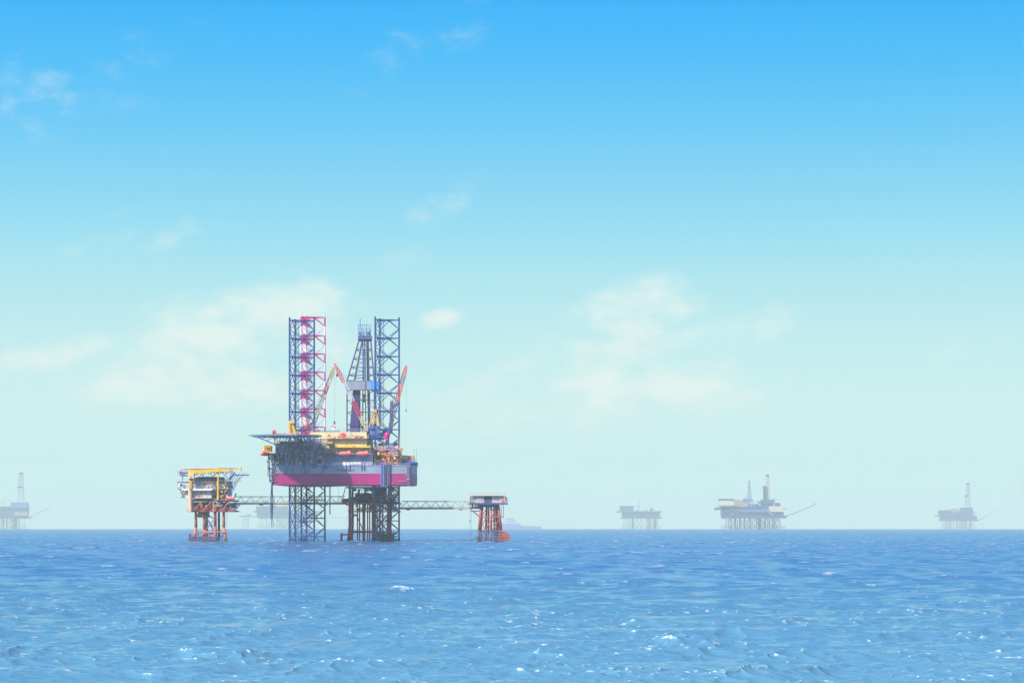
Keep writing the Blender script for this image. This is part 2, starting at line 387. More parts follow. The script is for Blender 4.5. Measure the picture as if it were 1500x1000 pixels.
# ------------------------------------------------------------------ haze
def haze():
    mb = MB().box(-10500, 10500, -200, 12800, -20, 112)
    me = bpy.data.meshes.new('haze'); me.from_pydata(mb.v, [], mb.f); o = bpy.data.objects.new('haze', me); COL.objects.link(o); o['kind'] = 'stuff'
    m = bpy.data.materials.new('sea_haze'); m.use_nodes = True; t = m.node_tree
    for n in list(t.nodes): t.nodes.remove(n)
    v = t.nodes.new('ShaderNodeVolumePrincipled'); v.inputs['Color'].default_value = (.80, .98, .93, 1); v.inputs['Density'].default_value = HAZE_DENS; v.inputs['Anisotropy'].default_value = 0.0
    out = t.nodes.new('ShaderNodeOutputMaterial'); t.links.new(v.outputs[0], out.inputs['Volume'])
    m.volume_intersection_method = 'FAST' if hasattr(m, 'volume_intersection_method') else None
    me.materials.append(m); o.display_type = 'WIRE'
haze()
#@@OBJECTS@@
# ------------------------------------------------------------------ shared builders
def lattice_boom(mb, p, q, w0, w1, bands, n=16, rc=.16, rb=.09):
    """four chord lattice boom from p to q; bands = [(t_end, material index)]"""
    p = Vector(p); q = Vector(q); d = (q - p).normalized(); a = d.cross(Vector((0, 1, 0))).normalized(); b = d.cross(a)
    def mt(t):
        for te, m in bands:
            if t <= te: return m
        return bands[-1][1]
    def cor(t):
        w = (w0 + (w1 - w0) * t) * .5 * min(1, .25 + min(t, 1 - t) * 9); c = p.lerp(q, t)
        return [c + a * w + b * w, c - a * w + b * w, c - a * w - b * w, c + a * w - b * w]
    for i in range(n):
        A = cor(i / n); B = cor((i + 1) / n); m = mt((i + .5) / n)
        for k in range(4):
            mb.tube(A[k], B[k], rc, n=5, m=m); mb.tube(A[k], B[(k + 1) % 4], rb, n=4, m=m); mb.tube(A[k], A[(k + 1) % 4], rb, n=4, m=m)
            mb.tube(A[(k + 1) % 4], B[k], rb, n=4, m=m)
    return mb

def superball(mb, c, a, b, zlo, zhi, ex, nu=20, nv=8, m=0, upper=True):
    """half of a rounded hull: sides from the gunwale plane to a keel (upper=False) or a canopy (upper=True)"""
    def sg(v, e): return math.copysign(abs(v) ** e, v)
    vs = []; fs = []
    for j in range(nv + 1):
        t = (math.pi / 2) * j / nv; k = math.cos(t) ** (.6 if upper else .5); z = math.sin(t)
        for i in range(nu):
            u = 2 * math.pi * i / nu
            vs.append((c[0] + a * k * sg(math.cos(u), ex), c[1] + b * k * sg(math.sin(u), ex), c[2] + (zhi if upper else -zlo) * z))
    for j in range(nv):
        for i in range(nu):
            q = (j * nu + i, j * nu + (i + 1) % nu, (j + 1) * nu + (i + 1) % nu, (j + 1) * nu + i)
            fs.append(q if upper else q[::-1])
    mb._add(vs, fs, m); return mb

def lifeboat(loc, L, rz, label, group, cock=1):
    t = thing('lifeboat', label, 'lifeboat', loc, group); t.rotation_euler = (0, 0, rz)
    h = L * .15
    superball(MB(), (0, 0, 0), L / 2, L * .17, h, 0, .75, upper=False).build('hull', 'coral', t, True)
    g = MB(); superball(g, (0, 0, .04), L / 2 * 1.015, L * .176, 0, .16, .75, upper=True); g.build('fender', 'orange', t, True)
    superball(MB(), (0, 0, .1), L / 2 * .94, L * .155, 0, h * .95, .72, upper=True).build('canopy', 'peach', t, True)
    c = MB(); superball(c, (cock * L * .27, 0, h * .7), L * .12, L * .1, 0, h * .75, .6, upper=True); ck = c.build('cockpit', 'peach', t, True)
    w = MB()
    for s in (-1, 1):
        for k in (-.28, -.1, .08): w.box(k * L - .22, k * L + .22, s * L * .148 - .05, s * L * .148 + .05, h * .35, h * .6)
    build_each(w, 'porthole', 'glass', t)
    k = MB()
    for s in (-.36, .36): k.tube((s * L, 0, h * .5), (s * L, 0, h * 1.5), .07, n=5)
    build_each(k, 'lifting_hook', 'navy', t)
    return t

# ------------------------------------------------------------------ jack-up drilling rig
fr = Fr(500, D0)
rig = thing('jackup_rig', 'jack-up drilling rig with three tall lattice legs and a magenta banded grey hull', 'drilling rig', fr.loc)
P = fr.p
def B(mb, a, b, c, d, y0, y1, m=0): fr.box(mb, a, b, c, d, y0, y1, m)
def yf(px): return -14 + 6 * (px - 408) / 193.
def poly(pts): return [(fr.X(px, y), y) for px, y in pts]
HP = [(398, -2), (408, -14), (601, -8), (611, 12), (607, 42), (500, 42), (482, 64), (430, 64)]
zb, zm, zt = fr.Z(710), fr.Z(693.7), fr.Z(682.3)
hb = MB(); hb.prism(poly(HP), zb, zm - .002, 1); hb.prism(poly(HP), zm, zt, 0)
hull = hb.build('hull', ['hullgrey', 'hullred'], rig)
sk = MB()     # rubbing strakes, seams and pipes on the hull side
for px in range(416, 600, 12):
    y = yf(px) - .06; sk.tube((fr.X(px, y), y, zb + .1), (fr.X(px, y), y, zm - .1), .05, n=4, m=1)
sk.tube((fr.X(408, -14.1), -14.1, zm), (fr.X(601, -8.1), -8.1, zm), .10, n=4, m=0)
sk.tube((fr.X(408, -14.1), -14.1, zt), (fr.X(601, -8.1), -8.1, zt), .16, n=4, m=0)
sk.tube((fr.X(408, -14.1), -14.1, zb), (fr.X(601, -8.1), -8.1, zb), .12, n=4, m=1)
sk.build('strake', ['lavender', 'hullred'], hull)
ang_f = math.atan2(6, fr.X(601, -8) - fr.X(408, -14))
for word, pa, pb in (('PV', 493.0, 497.2), ('DRILLING', 499.0, 512.3), ('II', 514.6, 517.6)):     # the rig's name in block letters
    cu = bpy.data.curves.new('name_curve', 'FONT'); cu.body = word; cu.size = 1.6; cu.extrude = .03; cu.space_character = 1.1; cu.offset = .012
    to = bpy.data.objects.new('name_tmp', cu); COL.objects.link(to)
    me = bpy.data.meshes.new_from_object(to.evaluated_get(bpy.context.evaluated_depsgraph_get())); bpy.data.objects.remove(to)
    me.name = 'lettering'; me.materials.clear(); me.materials.append(M['black'])
    ltx = bpy.data.objects.new('lettering', me); COL.objects.link(ltx); ltx.parent = hull
    yy = yf(pa); xs = [v.co.x for v in me.vertices]
    ltx.scale = ((pb - pa) * D0 / F / (max(xs) - min(xs)), 1, 1); ltx.location = (fr.X(pa, yy), yy - .06, fr.Z(690.9)); ltx.rotation_euler = (R_(90), 0, ang_f)

# legs
def rig_leg(pa, ya, ptop, mats, name, banded):
    mb = MB(); z_top = fr.Z(ptop, ya); S = D0 / F
    a = Vector((fr.X(pa, ya), ya, 0)); ch = [a, a + Vector((1.66, 11.8, 0)), a + Vector((11.07, 4.47, 0))]
    bay = 26.8 * (D0 + ya) / F; zf = z_top - 1.3; zmin = -14
    zs = [zf - i * bay for i in range(int((zf - zmin) / bay) + 2)]
    def mm(z):
        if not banded or z < fr.Z(655, ya): return 0
        return 1 if ((zf - z) % bay) < bay * .55 else 2
    for c in ch:
        z = z_top
        while z > zmin:
            z2 = max(zmin, zf - (math.floor((zf - z + 1e-4) / (bay / 2)) + 1) * bay / 2) if z < zf + 1e-6 else zf
            mb.tube(c + Vector((0, 0, z2)), c + Vector((0, 0, z)), .43, n=8, m=mm((z + z2) / 2)); z = z2
    for i in range(3):
        c0, c1 = ch[i], ch[(i + 1) % 3]; mid = (c0 + c1) / 2
        edge = .19
        for z in zs:
            up = Vector((0, 0, z)); dn = Vector((0, 0, z - bay / 2)); nx = Vector((0, 0, z - bay))
            mb.tube(c0 + up, c1 + up, .24, n=5, m=mm(z - .1))
            for c in (c0, c1):
                mb.tube(mid + up, c + dn, edge, n=5, m=mm(z - bay * .25)); mb.tube(mid + nx, c + dn, edge, n=5, m=mm(z - bay * .75))
    for c in ch: mb.tube(c + Vector((0, 0, zmin)), c + Vector((0, 0, 1.5)), .46, n=8, m=len(mats))
    # inner plan bracing, water pipes
    for z in zs:
        m3 = [(ch[i] + ch[(i + 1) % 3]) / 2 + Vector((0, 0, z)) for i in range(3)]
        for i in range(3): mb.tube(m3[i], m3[(i + 1) % 3], .1, n=4, m=mm(z - .1))
    o = mb.build('leg', mats + ['growth'], rig); o['label'] = name
    pp = MB(); cc = (ch[0] + ch[1] + ch[2]) / 3
    for dx in (-1.3, -.5): pp.tube(cc + Vector((dx, 0, zmin)), cc + Vector((dx, 0, z_top - 2)), .12, n=5)
    pp.build('water_pipe', mats[0] if not banded else 'lavender', o)
    if banded:     # the striped leg carries a ladder cage and jetting lines
        lc = MB()
        for k in range(7):
            lc.box(cc.x - 4.2, cc.x - 1.0, cc.y - 1, cc.y + 1, zf - k * bay - 3.9, zf - k * bay - .2, 0)
            if k < 6: lc.box(cc.x - 4.0, cc.x - 2.2, cc.y - .9, cc.y + .9, zf - k * bay - 8.2, zf - k * bay - 4.0, 2)
        for dx in (-3.2, -1.2): lc.tube((cc.x + dx, cc.y, fr.Z(650, ya)), (cc.x + dx, cc.y, z_top), .14, n=5, m=2)
        for k in range(60):
            rr = random.Random(k); z = fr.Z(650, ya) + rr.random() * (z_top - fr.Z(650, ya) - 2); lc.tube((cc.x + rr.uniform(-3, 0), cc.y, z), (cc.x + rr.uniform(-2, 1.5), cc.y, z - rr.uniform(1, 4)), .1, n=4, m=1 if mm(z) == 1 else 2)
        lc.build('ladder_cage', ['red', 'red', 'legwhite'], o)
    return o
rig_leg(424.2, 0, 464.5, ['blue'], 'blue lattice leg nearest the helideck', False)
rig_leg(441.2, 47, 459.8, ['blue', 'red', 'legwhite'], 'red and white banded lattice leg', True)
rig_leg(549.6, 22, 463.6, ['blue'], 'blue lattice leg on the derrick side', False)

# jack houses around the legs
jh = MB()
for (a, b, y0, y1) in ((419, 464, -3, 14), (436, 482, 44, 61), (546, 590, 20, 36)):
    B(jh, a, a + 4, 668, 682, y0, y0 + 3); B(jh, b - 4, b, 668, 682, y0, y0 + 3); B(jh, a, b, 668, 682, y1 - 2, y1); B(jh, a, b, 676, 682, y0 + 3, y1 - 2)
build_each(jh, 'jack_house', 'bluegrey', rig)

# accommodation
ac = MB()
B(ac, 478, 537, 642.5, 663.8, -3, 16, 0)
B(ac, 405, 478, 646, 664, -8, 14, 1)
B(ac, 401.5, 546, 664, 681.9, -1.2, 18, 2)
acc = ac.build('accommodation_block', ['cream', 'palewall', 'lavender'], rig)
dk = MB(); B(dk, 455, 537, 632.5, 642.3, 2, 20, 0); B(dk, 404, 416, 633, 637, -2, 3, 1); B(dk, 414, 428, 634.5, 637.3, -2, 4, 0); B(dk, 484.5, 491, 639, 643.5, -3.2, 0, 2)
up = dk.build('deckhouse', ['cream', 'tan', 'gold'], rig)
wn_ = MB()
for px in (459, 463, 480.3): B(wn_, px, px + 2.6, 636.5, 640.5, 1.85, 2.0)
for px in (501, 507, 514, 520, 527, 532): B(wn_, px, px + .9, 649, 650.5, -3.12, -2.95)
for px in (485, 489, 494, 531): B(wn_, px, px + .9, 658, 660, -3.12, -2.95)
build_each(wn_, 'window', 'glass', acc)
wb = MB(); B(wb, 486.5, 529, 677, 681.4, -1.5, -1.25); wb.build('bulwark', 'white', rig)
lw = MB()
B(lw, 400, 546, 663.5, 665.2, -4.2, -1.1, 0); B(lw, 478, 540, 642.2, 643.6, -4.4, -2.9, 0); B(lw, 470, 487, 646.5, 649.5, -7, -3, 1)
lw.build('walkway', ['bluegrey', 'gold'], rig)
rl = MB(); rl.rail([P(402, 663.5, -4), P(478, 663.5, -4), P(540, 663.5, -4)], 1.2, 2.2); rl.rail([P(478, 642.4, -4.3), P(540, 642.4, -4.3)], 1.2, 2.2)
rl.rail([P(455, 632.4, 2.2), P(536, 632.4, 2.2)], 1.2, 2.4, m=0); rl.rail([P(409, 682.2, -13.5), P(600, 682.2, -7.6)], 1.2, 2.5)
rl.build('railing', 'lavender', rig)
kb = MB()
for px in (507, 512.5, 530, 534): 
    y = yf(px) - .3; kb.tube(P(px, 678, y), P(px, 688.5, y), .16, n=5); kb.tube(P(px, 678, y), P(px + 5, 667, -1.4), .14, n=5)
for px in (418, 428, 440, 445.5, 451, 472):
    y = yf(px) - .3; kb.tube(P(px, 694, y), P(px + 1.5, 684, y - .6), .16, n=5); kb.tube(P(px + 1.5, 684, y - .6), P(px + 4, 677, -2), .14, n=5)
build_each(kb, 'knee_brace', 'blue', rig)

# helideck over the bow
hd = MB(); zc = fr.Z(637.2, -22)
oct_ = [(fr.X(418.5, -22) + 14.9 * math.cos(R_(22.5 + 45 * i)) / math.cos(R_(22.5)), -22 + 14.9 * math.sin(R_(22.5 + 45 * i)) / math.cos(R_(22.5))) for i in range(8)]
hd.prism(oct_, zc - .75, zc, 0)
heli = hd.build('helideck', 'deck', rig)
hn = MB()
o2 = [(fr.X(418.5, -22) + 16.3 * math.cos(R_(22.5 + 45 * i)) / math.cos(R_(22.5)), -22 + 16.3 * math.sin(R_(22.5 + 45 * i)) / math.cos(R_(22.5)), zc - .25) for i in range(8)]
o1 = [(x, y, zc - .6) for x, y in oct_]
for i in range(8):
    hn.tube(o2[i], o2[(i + 1) % 8], .1, n=5)
    for k in range(7):
        a = Vector(o1[i]).lerp(Vector(o1[(i + 1) % 8]), k / 7); b = Vector(o2[i]).lerp(Vector(o2[(i + 1) % 8]), k / 7); hn.tube(a, b, .07, n=4)
hn.build('safety_net', 'bluegrey', heli)
ht = MB()
for y in (-33, -26, -19, -12):
    a0 = P(376, 639.6, y); a1 = P(402, 650.3, y); e0 = P(461, 639.6, y); e1 = P(470, 650.3, y)
    ht.tube(a0, a1, .22, n=5); ht.tube(a1, e1, .24, n=5); ht.tube(a0, e0, .2, n=5)
    for i in range(12):
        p = a1.lerp(e1, i / 12); q = a1.lerp(e1, (i + 1) / 12); tp = a0.lerp(e0, .32 + .68 * (i + .5) / 12); ht.tube(p, tp, .13, n=4); ht.tube(tp, q, .13, n=4)
    for t in (.3, .6): 
        p = a0.lerp(a1, t); ht.tube(p, P(376 + 26 * t, 639.6, y), .12, n=4); ht.tube(p, P(376 + 26 * (t + .3), 639.6, y), .12, n=4)
for px in (402, 419, 436, 453, 470): ht.tube(P(px, 650.3, -33), P(px, 650.3, -12), .18, n=5); ht.tube(P(px, 650.3, -33), P(px, 639.6, -12), .12, n=4)
for (a, b) in ((403, 413), (404, 405), (420, 410), (437, 424), (437, 452), (455, 440), (470, 476), (470, 455)):
    ht.tube(P(a, 650.3, -27), P(b, 678, -9), .22, n=6, m=0); ht.tube(P(a, 650.3, -15), P(b, 672, -6), .2, n=6, m=0)
ht.build('support_truss', ['blue'], heli)
ld = MB()
for (x0, y0, x1, y1) in ((391, 638.6, 403, 641.5), (401, 641.5, 409, 649)):
    for yy_ in (-35, -34): ld.tube(P(x0, y0, yy_), P(x1, y1, yy_), .28, n=5)
    for i in range(12):
        t = i / 12; ld.box(*(lambda q: (q.x - .4, q.x + .4, -35, -34, q.z - .12, q.z + .12))(P(x0, y0, -34.5).lerp(P(x1, y1, -34.5), t)))
ld.build('stairway', 'tan', heli)

# dense pipework and gear on the shaded bow side
for i, (a, b, c, d, y0, y1, n, mats, pf) in enumerate([
    (406, 477, 650, 682, -12, -7, 190, ['lavender', 'white', 'lavender', 'blue', 'palewall', 'gold'], .6),
    (440, 480, 642, 664, -9, -4, 70, ['lavender', 'tan', 'gold', 'violet'], .5)]):
    g = MB(); g.clutter(fr.X(a), fr.X(b), y0, y1, fr.Z(d), fr.Z(c), n, 31 + i, list(range(len(mats))), 1.6, pf)
    rr = random.Random(5 + i)
    for k in range(60):
        x0 = rr.uniform(a, b); z0 = rr.uniform(c, d); y = rr.uniform(y0 - 2, y0)
        g.tube(P(x0, z0, y), P(min(b, x0 + rr.uniform(-9, 9)), min(d, max(c, z0 + rr.uniform(-9, 9))), y + rr.uniform(-.5, .5)), .1, n=4, m=rr.choice((0, 2, 2, 0)))
    g.build('pipework', mats, rig)
wv = MB()      # hoses and tyre fenders hung on the side
for px, py, r in ((463.5, 683, 1.0), (447, 681, .8), (424, 679, .9), (480, 683, .9)):
    y = yf(px) - 1.0; pts = [(fr.X(px) + r * math.cos(t * math.pi / 6), y, fr.Z(py) + r * math.sin(t * math.pi / 6)) for t in range(13)]; wv.path(pts, .25)
for px, py in ((468, 678),): wv.ball(P(px, py, -6.5), 1.0, m=1)
for px in (419, 440, 478, 484): B(wv, px, px + 3, 678, 682, yf(px) - 1.2, yf(px) - .4, 2)
build_each(wv, 'fender', ['navy', 'signal', 'skyblue'], rig)

wg = MB(); wg.clutter(fr.X(548), fr.X(583), 1, 4, fr.Z(682), fr.Z(658), 60, 101, (0, 1, 2, 3, 4), 1.7, .35); wg.clutter(fr.X(480), fr.X(540), -5, -3.5, fr.Z(642), fr.Z(639), 26, 102, (0, 2, 3, 4), 1.3, .3)
wg.clutter(fr.X(456), fr.X(482), -9, -6, fr.Z(663), fr.Z(643), 40, 103, (2, 2, 0, 3, 4), 1.8, .35)
B(wg, 547, 583, 681.2, 682.2, .5, 4, 0); B(wg, 456, 482, 662.6, 663.4, -9, -5, 0); B(wg, 480, 540, 642, 642.4, -5.2, -3, 0)
build_each(wg, 'deck_cargo', ['gold', 'orange', 'cream', 'yellow', 'rust'], rig, .4)

# bow end: anchor rack, stair tower, hoses
bw = MB()
for px, y in ((394, -4), (398.5, -6), (401, 2)): bw.tube(P(px, 664, y), P(px + 1.2, 706, y), .3, n=6)
bw.xbrace(P(394, 688, -4), P(406, 688, -12), P(396, 700, -4), P(406, 700, -12), .16); bw.tube(P(396, 704, -5), P(408, 692, -14), .25); bw.tube(P(398, 704, -5), P(404, 682, -10), .25); bw.tube(P(393, 673, -4), P(402, 664, -4), .2)
bw.tube(P(397, 705, -5), P(408, 705, -14.2), .15); B(bw, 396, 400, 701.5, 705, -7, -3)
for i in range(6): bw.tube(P(392 + i, 668 + i * 1.5, -5), P(399 + i, 664, -4), .12, n=4)
B(bw, 391, 408, 663.6, 665.4, -9, 4)
bw.clutter(fr.X(393), fr.X(405), -7, 0, fr.Z(698), fr.Z(668), 40, 77, (0, 1, 2), 1.2, .7)
bw.build('anchor_rack', ['violet', 'bluegrey', 'blue'], rig)
hs = MB()
for i, (px, end) in enumerate(((397, 760), (398, 771), (399, 755), (399.6, 768))):
    pts = [P(px + .4 * math.sin(k * .9 + i), 706 + (end - 706) * k / 12, -6 + .4 * i) for k in range(13)]; hs.path(pts, .14, 5)
hs.path([P(399.6 + 1.2 * math.sin(t * math.pi / 8), 768 + 3 * (1 - math.cos(t * math.pi / 8)) * .5, -5) for t in range(9)], .14)
hs.path([P(396.6, 752, -6), P(396.0, 742, -6), P(397, 730, -6)], .12); hs.path([P(402.2, 744, -6), P(402, 730, -6), P(399, 722, -6)], .1)
hs.build('hose', 'blue', rig)
cs = MB(); cs.tube(P(483.3, 690, -5), P(483.3, 753, -5), .3, n=6); B(cs, 482, 488, 699.5, 702, -6.6, -4.6); cs.tube(P(461, 710, 4), P(461, 744, 4), .1, n=5); cs.tube(P(470.5, 710, 4), P(470.5, 760, 4), .08, n=4); cs.tube(P(495.5, 710, 4), P(495.5, 730, 4), .06, n=4)
cs.build('caisson', 'navy', rig)

# davits (yellow) over the boats
def davit(px0, px1, py_top, py_bot, y, fall):
    d = MB()
    d.tube(P(px0, py_top + 3, y), P(px1, py_top + 3, y), .45, n=6)
    for px in (px0 + 1, px1 - 1): d.tube(P(px, py_bot, y + 2.5), P(px, py_top + 1, y + 2.2), .5, n=6); d.tube(P(px, py_top + 1, y + 2.2), P(px, py_top + 3.2, y - 1.6), .38, n=6)
    B(d, (px0 + px1) / 2 - .5, (px0 + px1) / 2 + 5, py_top - .5, py_top + 3.5, y, y + 2)
    B(d, px0, px1, py_top + 2, py_top + 4.2, y + 1, y + 2.4)
    o = d.build('davit', 'yellow', rig)
    f = MB()
    for px in (px0 + 3, px1 - 3): f.tube(P(px, py_top + 3, y - 1.4), P(px, fall, y - 1.6), .07, n=4)
    build_each(f, 'fall_wire', 'rope', o)
davit(491.5, 517, 651.5, 664, -5.5, 661); davit(517.5, 543, 651.5, 664, -5.5, 661)
dv = MB(); B(dv, 386.5, 398, 653, 661.3, -7, -3.5); dv.tube(P(389, 653, -6), P(387, 651.5, -7), .2)
for px in (387.5, 390.5, 393.5, 396.5): dv.tube(P(px, 651.8, -7.2), P(px, 663.5, -7.2), .28, n=5)
dv.build('davit', 'yellow', rig)
S0 = D0 / F
def world(p): return (fr.loc[0] + p.x, fr.loc[1] + p.y, fr.loc[2] + p.z)
lifeboat(world(P(505.8, 664.2, -7.2)), 19.5 * S0, 0, 'orange lifeboat under the yellow davits on the rig, the one nearer the helideck', 'lifeboats on the drilling rig')
lifeboat(world(P(531.3, 664.2, -7.2)), 19.5 * S0, 0, 'orange lifeboat under the yellow davits on the rig, the one nearer the grey crane pedestal', 'lifeboats on the drilling rig')
lifeboat(world(P(388.8, 664.6, -9)), 19 * S0, R_(52), 'orange lifeboat seen end-on below the helideck tip at the bow of the rig', 'lifeboats on the drilling rig', -1)
lifeboat(world(P(577, 678.6, 3)), 9 * S0, R_(10), 'small red rescue boat on the rig beside the tan column', 'lifeboats on the drilling rig', -1)

# deck top gear
dm = MB(); dm.ball(P(401.2, 632.4, -4), 1.0, m=0); dm.tube(P(401.2, 637, -4), P(401.2, 634, -4), .3); dm.tube(P(401.2, 629.8, -4), P(401.2, 628, -4), .06); dm.build('buoy_light', 'signal', rig)
dm = MB(); dm.ball(P(502, 637.6, 1), 1.35, m=0); dm.ball(P(499.3, 638.4, 1), .8); dm.ball(P(505, 638.2, 1), .9); B(dm, 497.5, 507, 640, 643, 0, 2.5, 1); dm.build('liferaft_dome', ['signal', 'palewall'], rig)
dm = MB(); dm.ball(P(567, 636.8, 8), 1.4, m=0); dm.tube(P(567, 645, 8), P(567, 639.5, 8), .9, n=8); dm.ball(P(565, 640, 8), 1.0); dm.build('satellite_dome', 'red', rig)
fl = MB(); fl.tube(P(488.3, 640, 3), P(488.3, 622.5, 3), .09); fo = fl.build('flagpole', 'lavender', rig)
fl = MB(); nx_ = 8
for i in range(nx_):
    for j in range(2):
        x0 = fr.X(485.3 + i * 6.2 / nx_, 3); x1 = fr.X(485.3 + (i + 1) * 6.2 / nx_, 3); zz = fr.Z(623.6 + j * 1.9 + i * .18, 3); z2 = fr.Z(623.6 + (j + 1) * 1.9 + i * .18, 3)
        y0 = 3 + .25 * math.sin(i * .9); y1 = 3 + .25 * math.sin((i + 1) * .9); d_ = fr.Z(0, 3) - fr.Z(.18, 3)
        fl._add([(x0, y0, z2), (x1, y1, z2 - d_), (x1, y1, zz - d_), (x0, y0, zz), (x0, y0 + .04, z2), (x1, y1 + .04, z2 - d_), (x1, y1 + .04, zz - d_), (x0, y0 + .04, zz)], [(0, 1, 2, 3), (7, 6, 5, 4)], 0 if j == 0 else 1)
fl.build('flag', ['signal', 'white'], fo)
yc = MB(); yc.tube(P(425, 637, -1), P(425, 616, -1), .8, n=6, m=0); B(yc, 423.8, 429, 615.5, 620, -2, 0, 1); yc.tube(P(427.5, 619, -1), P(433.5, 637, -1), .55, n=6, m=1); yc.tube(P(427.5, 624, -1), P(431, 637, -1), .2, n=5, m=1); yc.build('service_crane', ['gold', 'yellow'], rig)
og = MB(); og.clutter(fr.X(446), fr.X(470), 4, 10, fr.Z(633), fr.Z(629), 26, 12, (0, 1, 2, 3), 1.6, .35); og.clutter(fr.X(470), fr.X(497), 4, 10, fr.Z(633), fr.Z(630.5), 22, 14, (3, 3, 4, 2), 2.4, .4); og.clutter(fr.X(506), fr.X(528), 0, 8, fr.Z(642.5), fr.Z(634), 30, 15, (2, 4, 5, 3), 1.8, .5); og.clutter(fr.X(405), fr.X(422), -3, 2, fr.Z(637.5), fr.Z(632.5), 14, 16, (2, 4), 1.3, .3)
B(og, 450, 458.5, 629.5, 637, 4, 6, 0)
build_each(og, 'deck_equipment', ['orange', 'red', 'palewall', 'bluegrey', 'lavender', 'gold'], rig)

# derrick over the cantilever
DY0, DY1 = 46., 59.
cb = MB(); B(cb, 504, 511, 668, 681, 30, 64, 0); B(cb, 552, 558, 668, 681, 30, 64, 0); B(cb, 504, 560, 662, 667.8, 43, 64, 1); B(cb, 504, 560, 640, 642, 43, 63, 1)
for px in (506, 520, 540, 556): cb.tube(P(px, 662, 45), P(px, 642, 45), .5, n=6)
cant = cb.build('cantilever', ['bluegrey', 'violet'], rig)
de = MB()
def dcor(py):
    if py >= 558: l, r, k = 508.3, 548.3, 1.
    else:
        t = (558 - py) / 60.; l, r, k = 508.3 + (526 - 508.3) * t, 548.3 + (543 - 548.3) * t, 1 - .6 * t
    ym = (DY0 + DY1) / 2; hy = (DY1 - DY0) / 2 * k
    return [P(l, py, ym - hy), P(r, py, ym - hy), P(r, py, ym + hy), P(l, py, ym + hy)]
lev = [636, 621, 603.5, 586, 571, 558, 549.5, 538, 525.5, 512.5, 498]
for a, b in zip(lev, lev[1:]):
    A = dcor(a); C = dcor(b)
    for i in range(4):
        de.tube(A[i], C[i], .36, n=6); j = (i + 1) % 4
        de.tube(C[i], C[j], .22, n=5)
        if a > 571: 
            md = (A[i] + A[j]) / 2; de.tube(md, C[i], .14, n=4); de.tube(md, C[j], .14, n=4)
        else: de.tube(A[i], C[j], .14, n=4); de.tube(A[j], C[i], .14, n=4)
der = de.build('derrick', 'derrickgrey', rig)
cw = MB(); B(cw, 524.5, 543.8, 491, 498.5, 49, 56, 0); B(cw, 524, 544.2, 495, 496, 48.4, 56.6, 1)
for a in (525.3, 531, 537, 543):
    for y in (49.5, 55.5): cw.tube(P(a, 491, y), P(a, 475.2, y), .15, n=5, m=1)
for py in (475.4, 482, 487):
    for y in (49.5, 55.5): cw.tube(P(525.3, py, y), P(543, py, y), .13, n=5, m=1)
    for a in (525.3, 543): cw.tube(P(a, py, 49.5), P(a, py, 55.5), .12, n=5, m=1)
for a in (527, 533, 538): cw.tube(P(a, 491, 49.5), P(a + 4, 482, 49.5), .12, n=4, m=1); cw.tube(P(a + 3, 482, 49.5), P(a, 475.4, 49.5), .08, n=4, m=1)
cw.clutter(fr.X(526, 52), fr.X(543, 52), 50, 55, fr.Z(492, 52), fr.Z(483.5, 52), 22, 4, (0, 1), 1.3, .4)
cw.tube(P(527.6, 491, 50), P(527.6, 466.3, 50), .16, n=5, m=2)
cw.build('crown', ['derrickgrey', 'bluegrey', 'navy'], der)
wc = MB(); B(wc, 506.2, 534.8, 558.2, 570.8, 43.8, 44.2, 0); B(wc, 536.2, 542, 558.2, 570.8, 43.8, 44.2, 0); B(wc, 542.3, 556, 557.6, 570.6, 43.2, 60, 1); B(wc, 506.2, 507, 558.2, 570.8, 44.3, 60, 0); B(wc, 534.6, 536.2, 556.8, 571.4, 43.6, 44.3, 2)
wc.build('windwall', ['windgrey', 'skyblue', 'violet'], der)
for px in (511, 518, 526): pass
tp = MB(); q = [P(517.5, 571.2, 46.5), P(527.6, 571.2, 46.5), P(527.6, 571.2, 52), P(517.5, 571.2, 52), P(512, 638, 45.5), P(527.8, 638, 45.5), P(527.8, 638, 53), P(512, 638, 53)]
tp._add(q, [(0, 3, 2, 1), (4, 5, 6, 7), (0, 1, 5, 4), (1, 2, 6, 5), (2, 3, 7, 6), (3, 0, 4, 7)], 0)
for k in range(9):
    t = k / 8; tp.tube(q[0].lerp(q[1], t) - Vector((0, .1, 0)), q[4].lerp(q[5], t) - Vector((0, .1, 0)), .16, n=5, m=1 if k % 3 else 0)
tp.build('windbreak', ['tarp', 'violet'], der)
sp_ = MB()
for a, b, r in ((531.5, 531.5, .3), (534.5, 536, .25), (537.5, 540.5, .45), (539.5, 542.5, .28)): sp_.tube(P(a, 498, 50), P(b, 637, 50), r, n=6, m=0)
sp_.tube(P(530.5, 499, 47.5), P(519.5, 557, 47.5), .42, n=6, m=1); sp_.tube(P(532, 512, 48), P(532.3, 557, 48), .6, n=6, m=2)
sp_.build('standpipe', ['derrickgrey', 'violet', 'bluegrey'], der)
td = MB(); B(td, 532, 535.2, 577, 589, 49, 51, 0); B(td, 531, 536, 582, 584, 48.6, 51.4, 1); td.tube(P(533.6, 577, 50), P(533.6, 500, 50), .1, m=2); td.build('top_drive', ['signal', 'white', 'navy'], der)
dg = MB(); dg.clutter(fr.X(505, 46), fr.X(552, 46), 44, 50, fr.Z(642, 46), fr.Z(622, 46), 46, 41, (0, 1, 2), 1.8, .6); dg.build('drill_floor_equipment', ['bluegrey', 'violet', 'lavender'], rig)

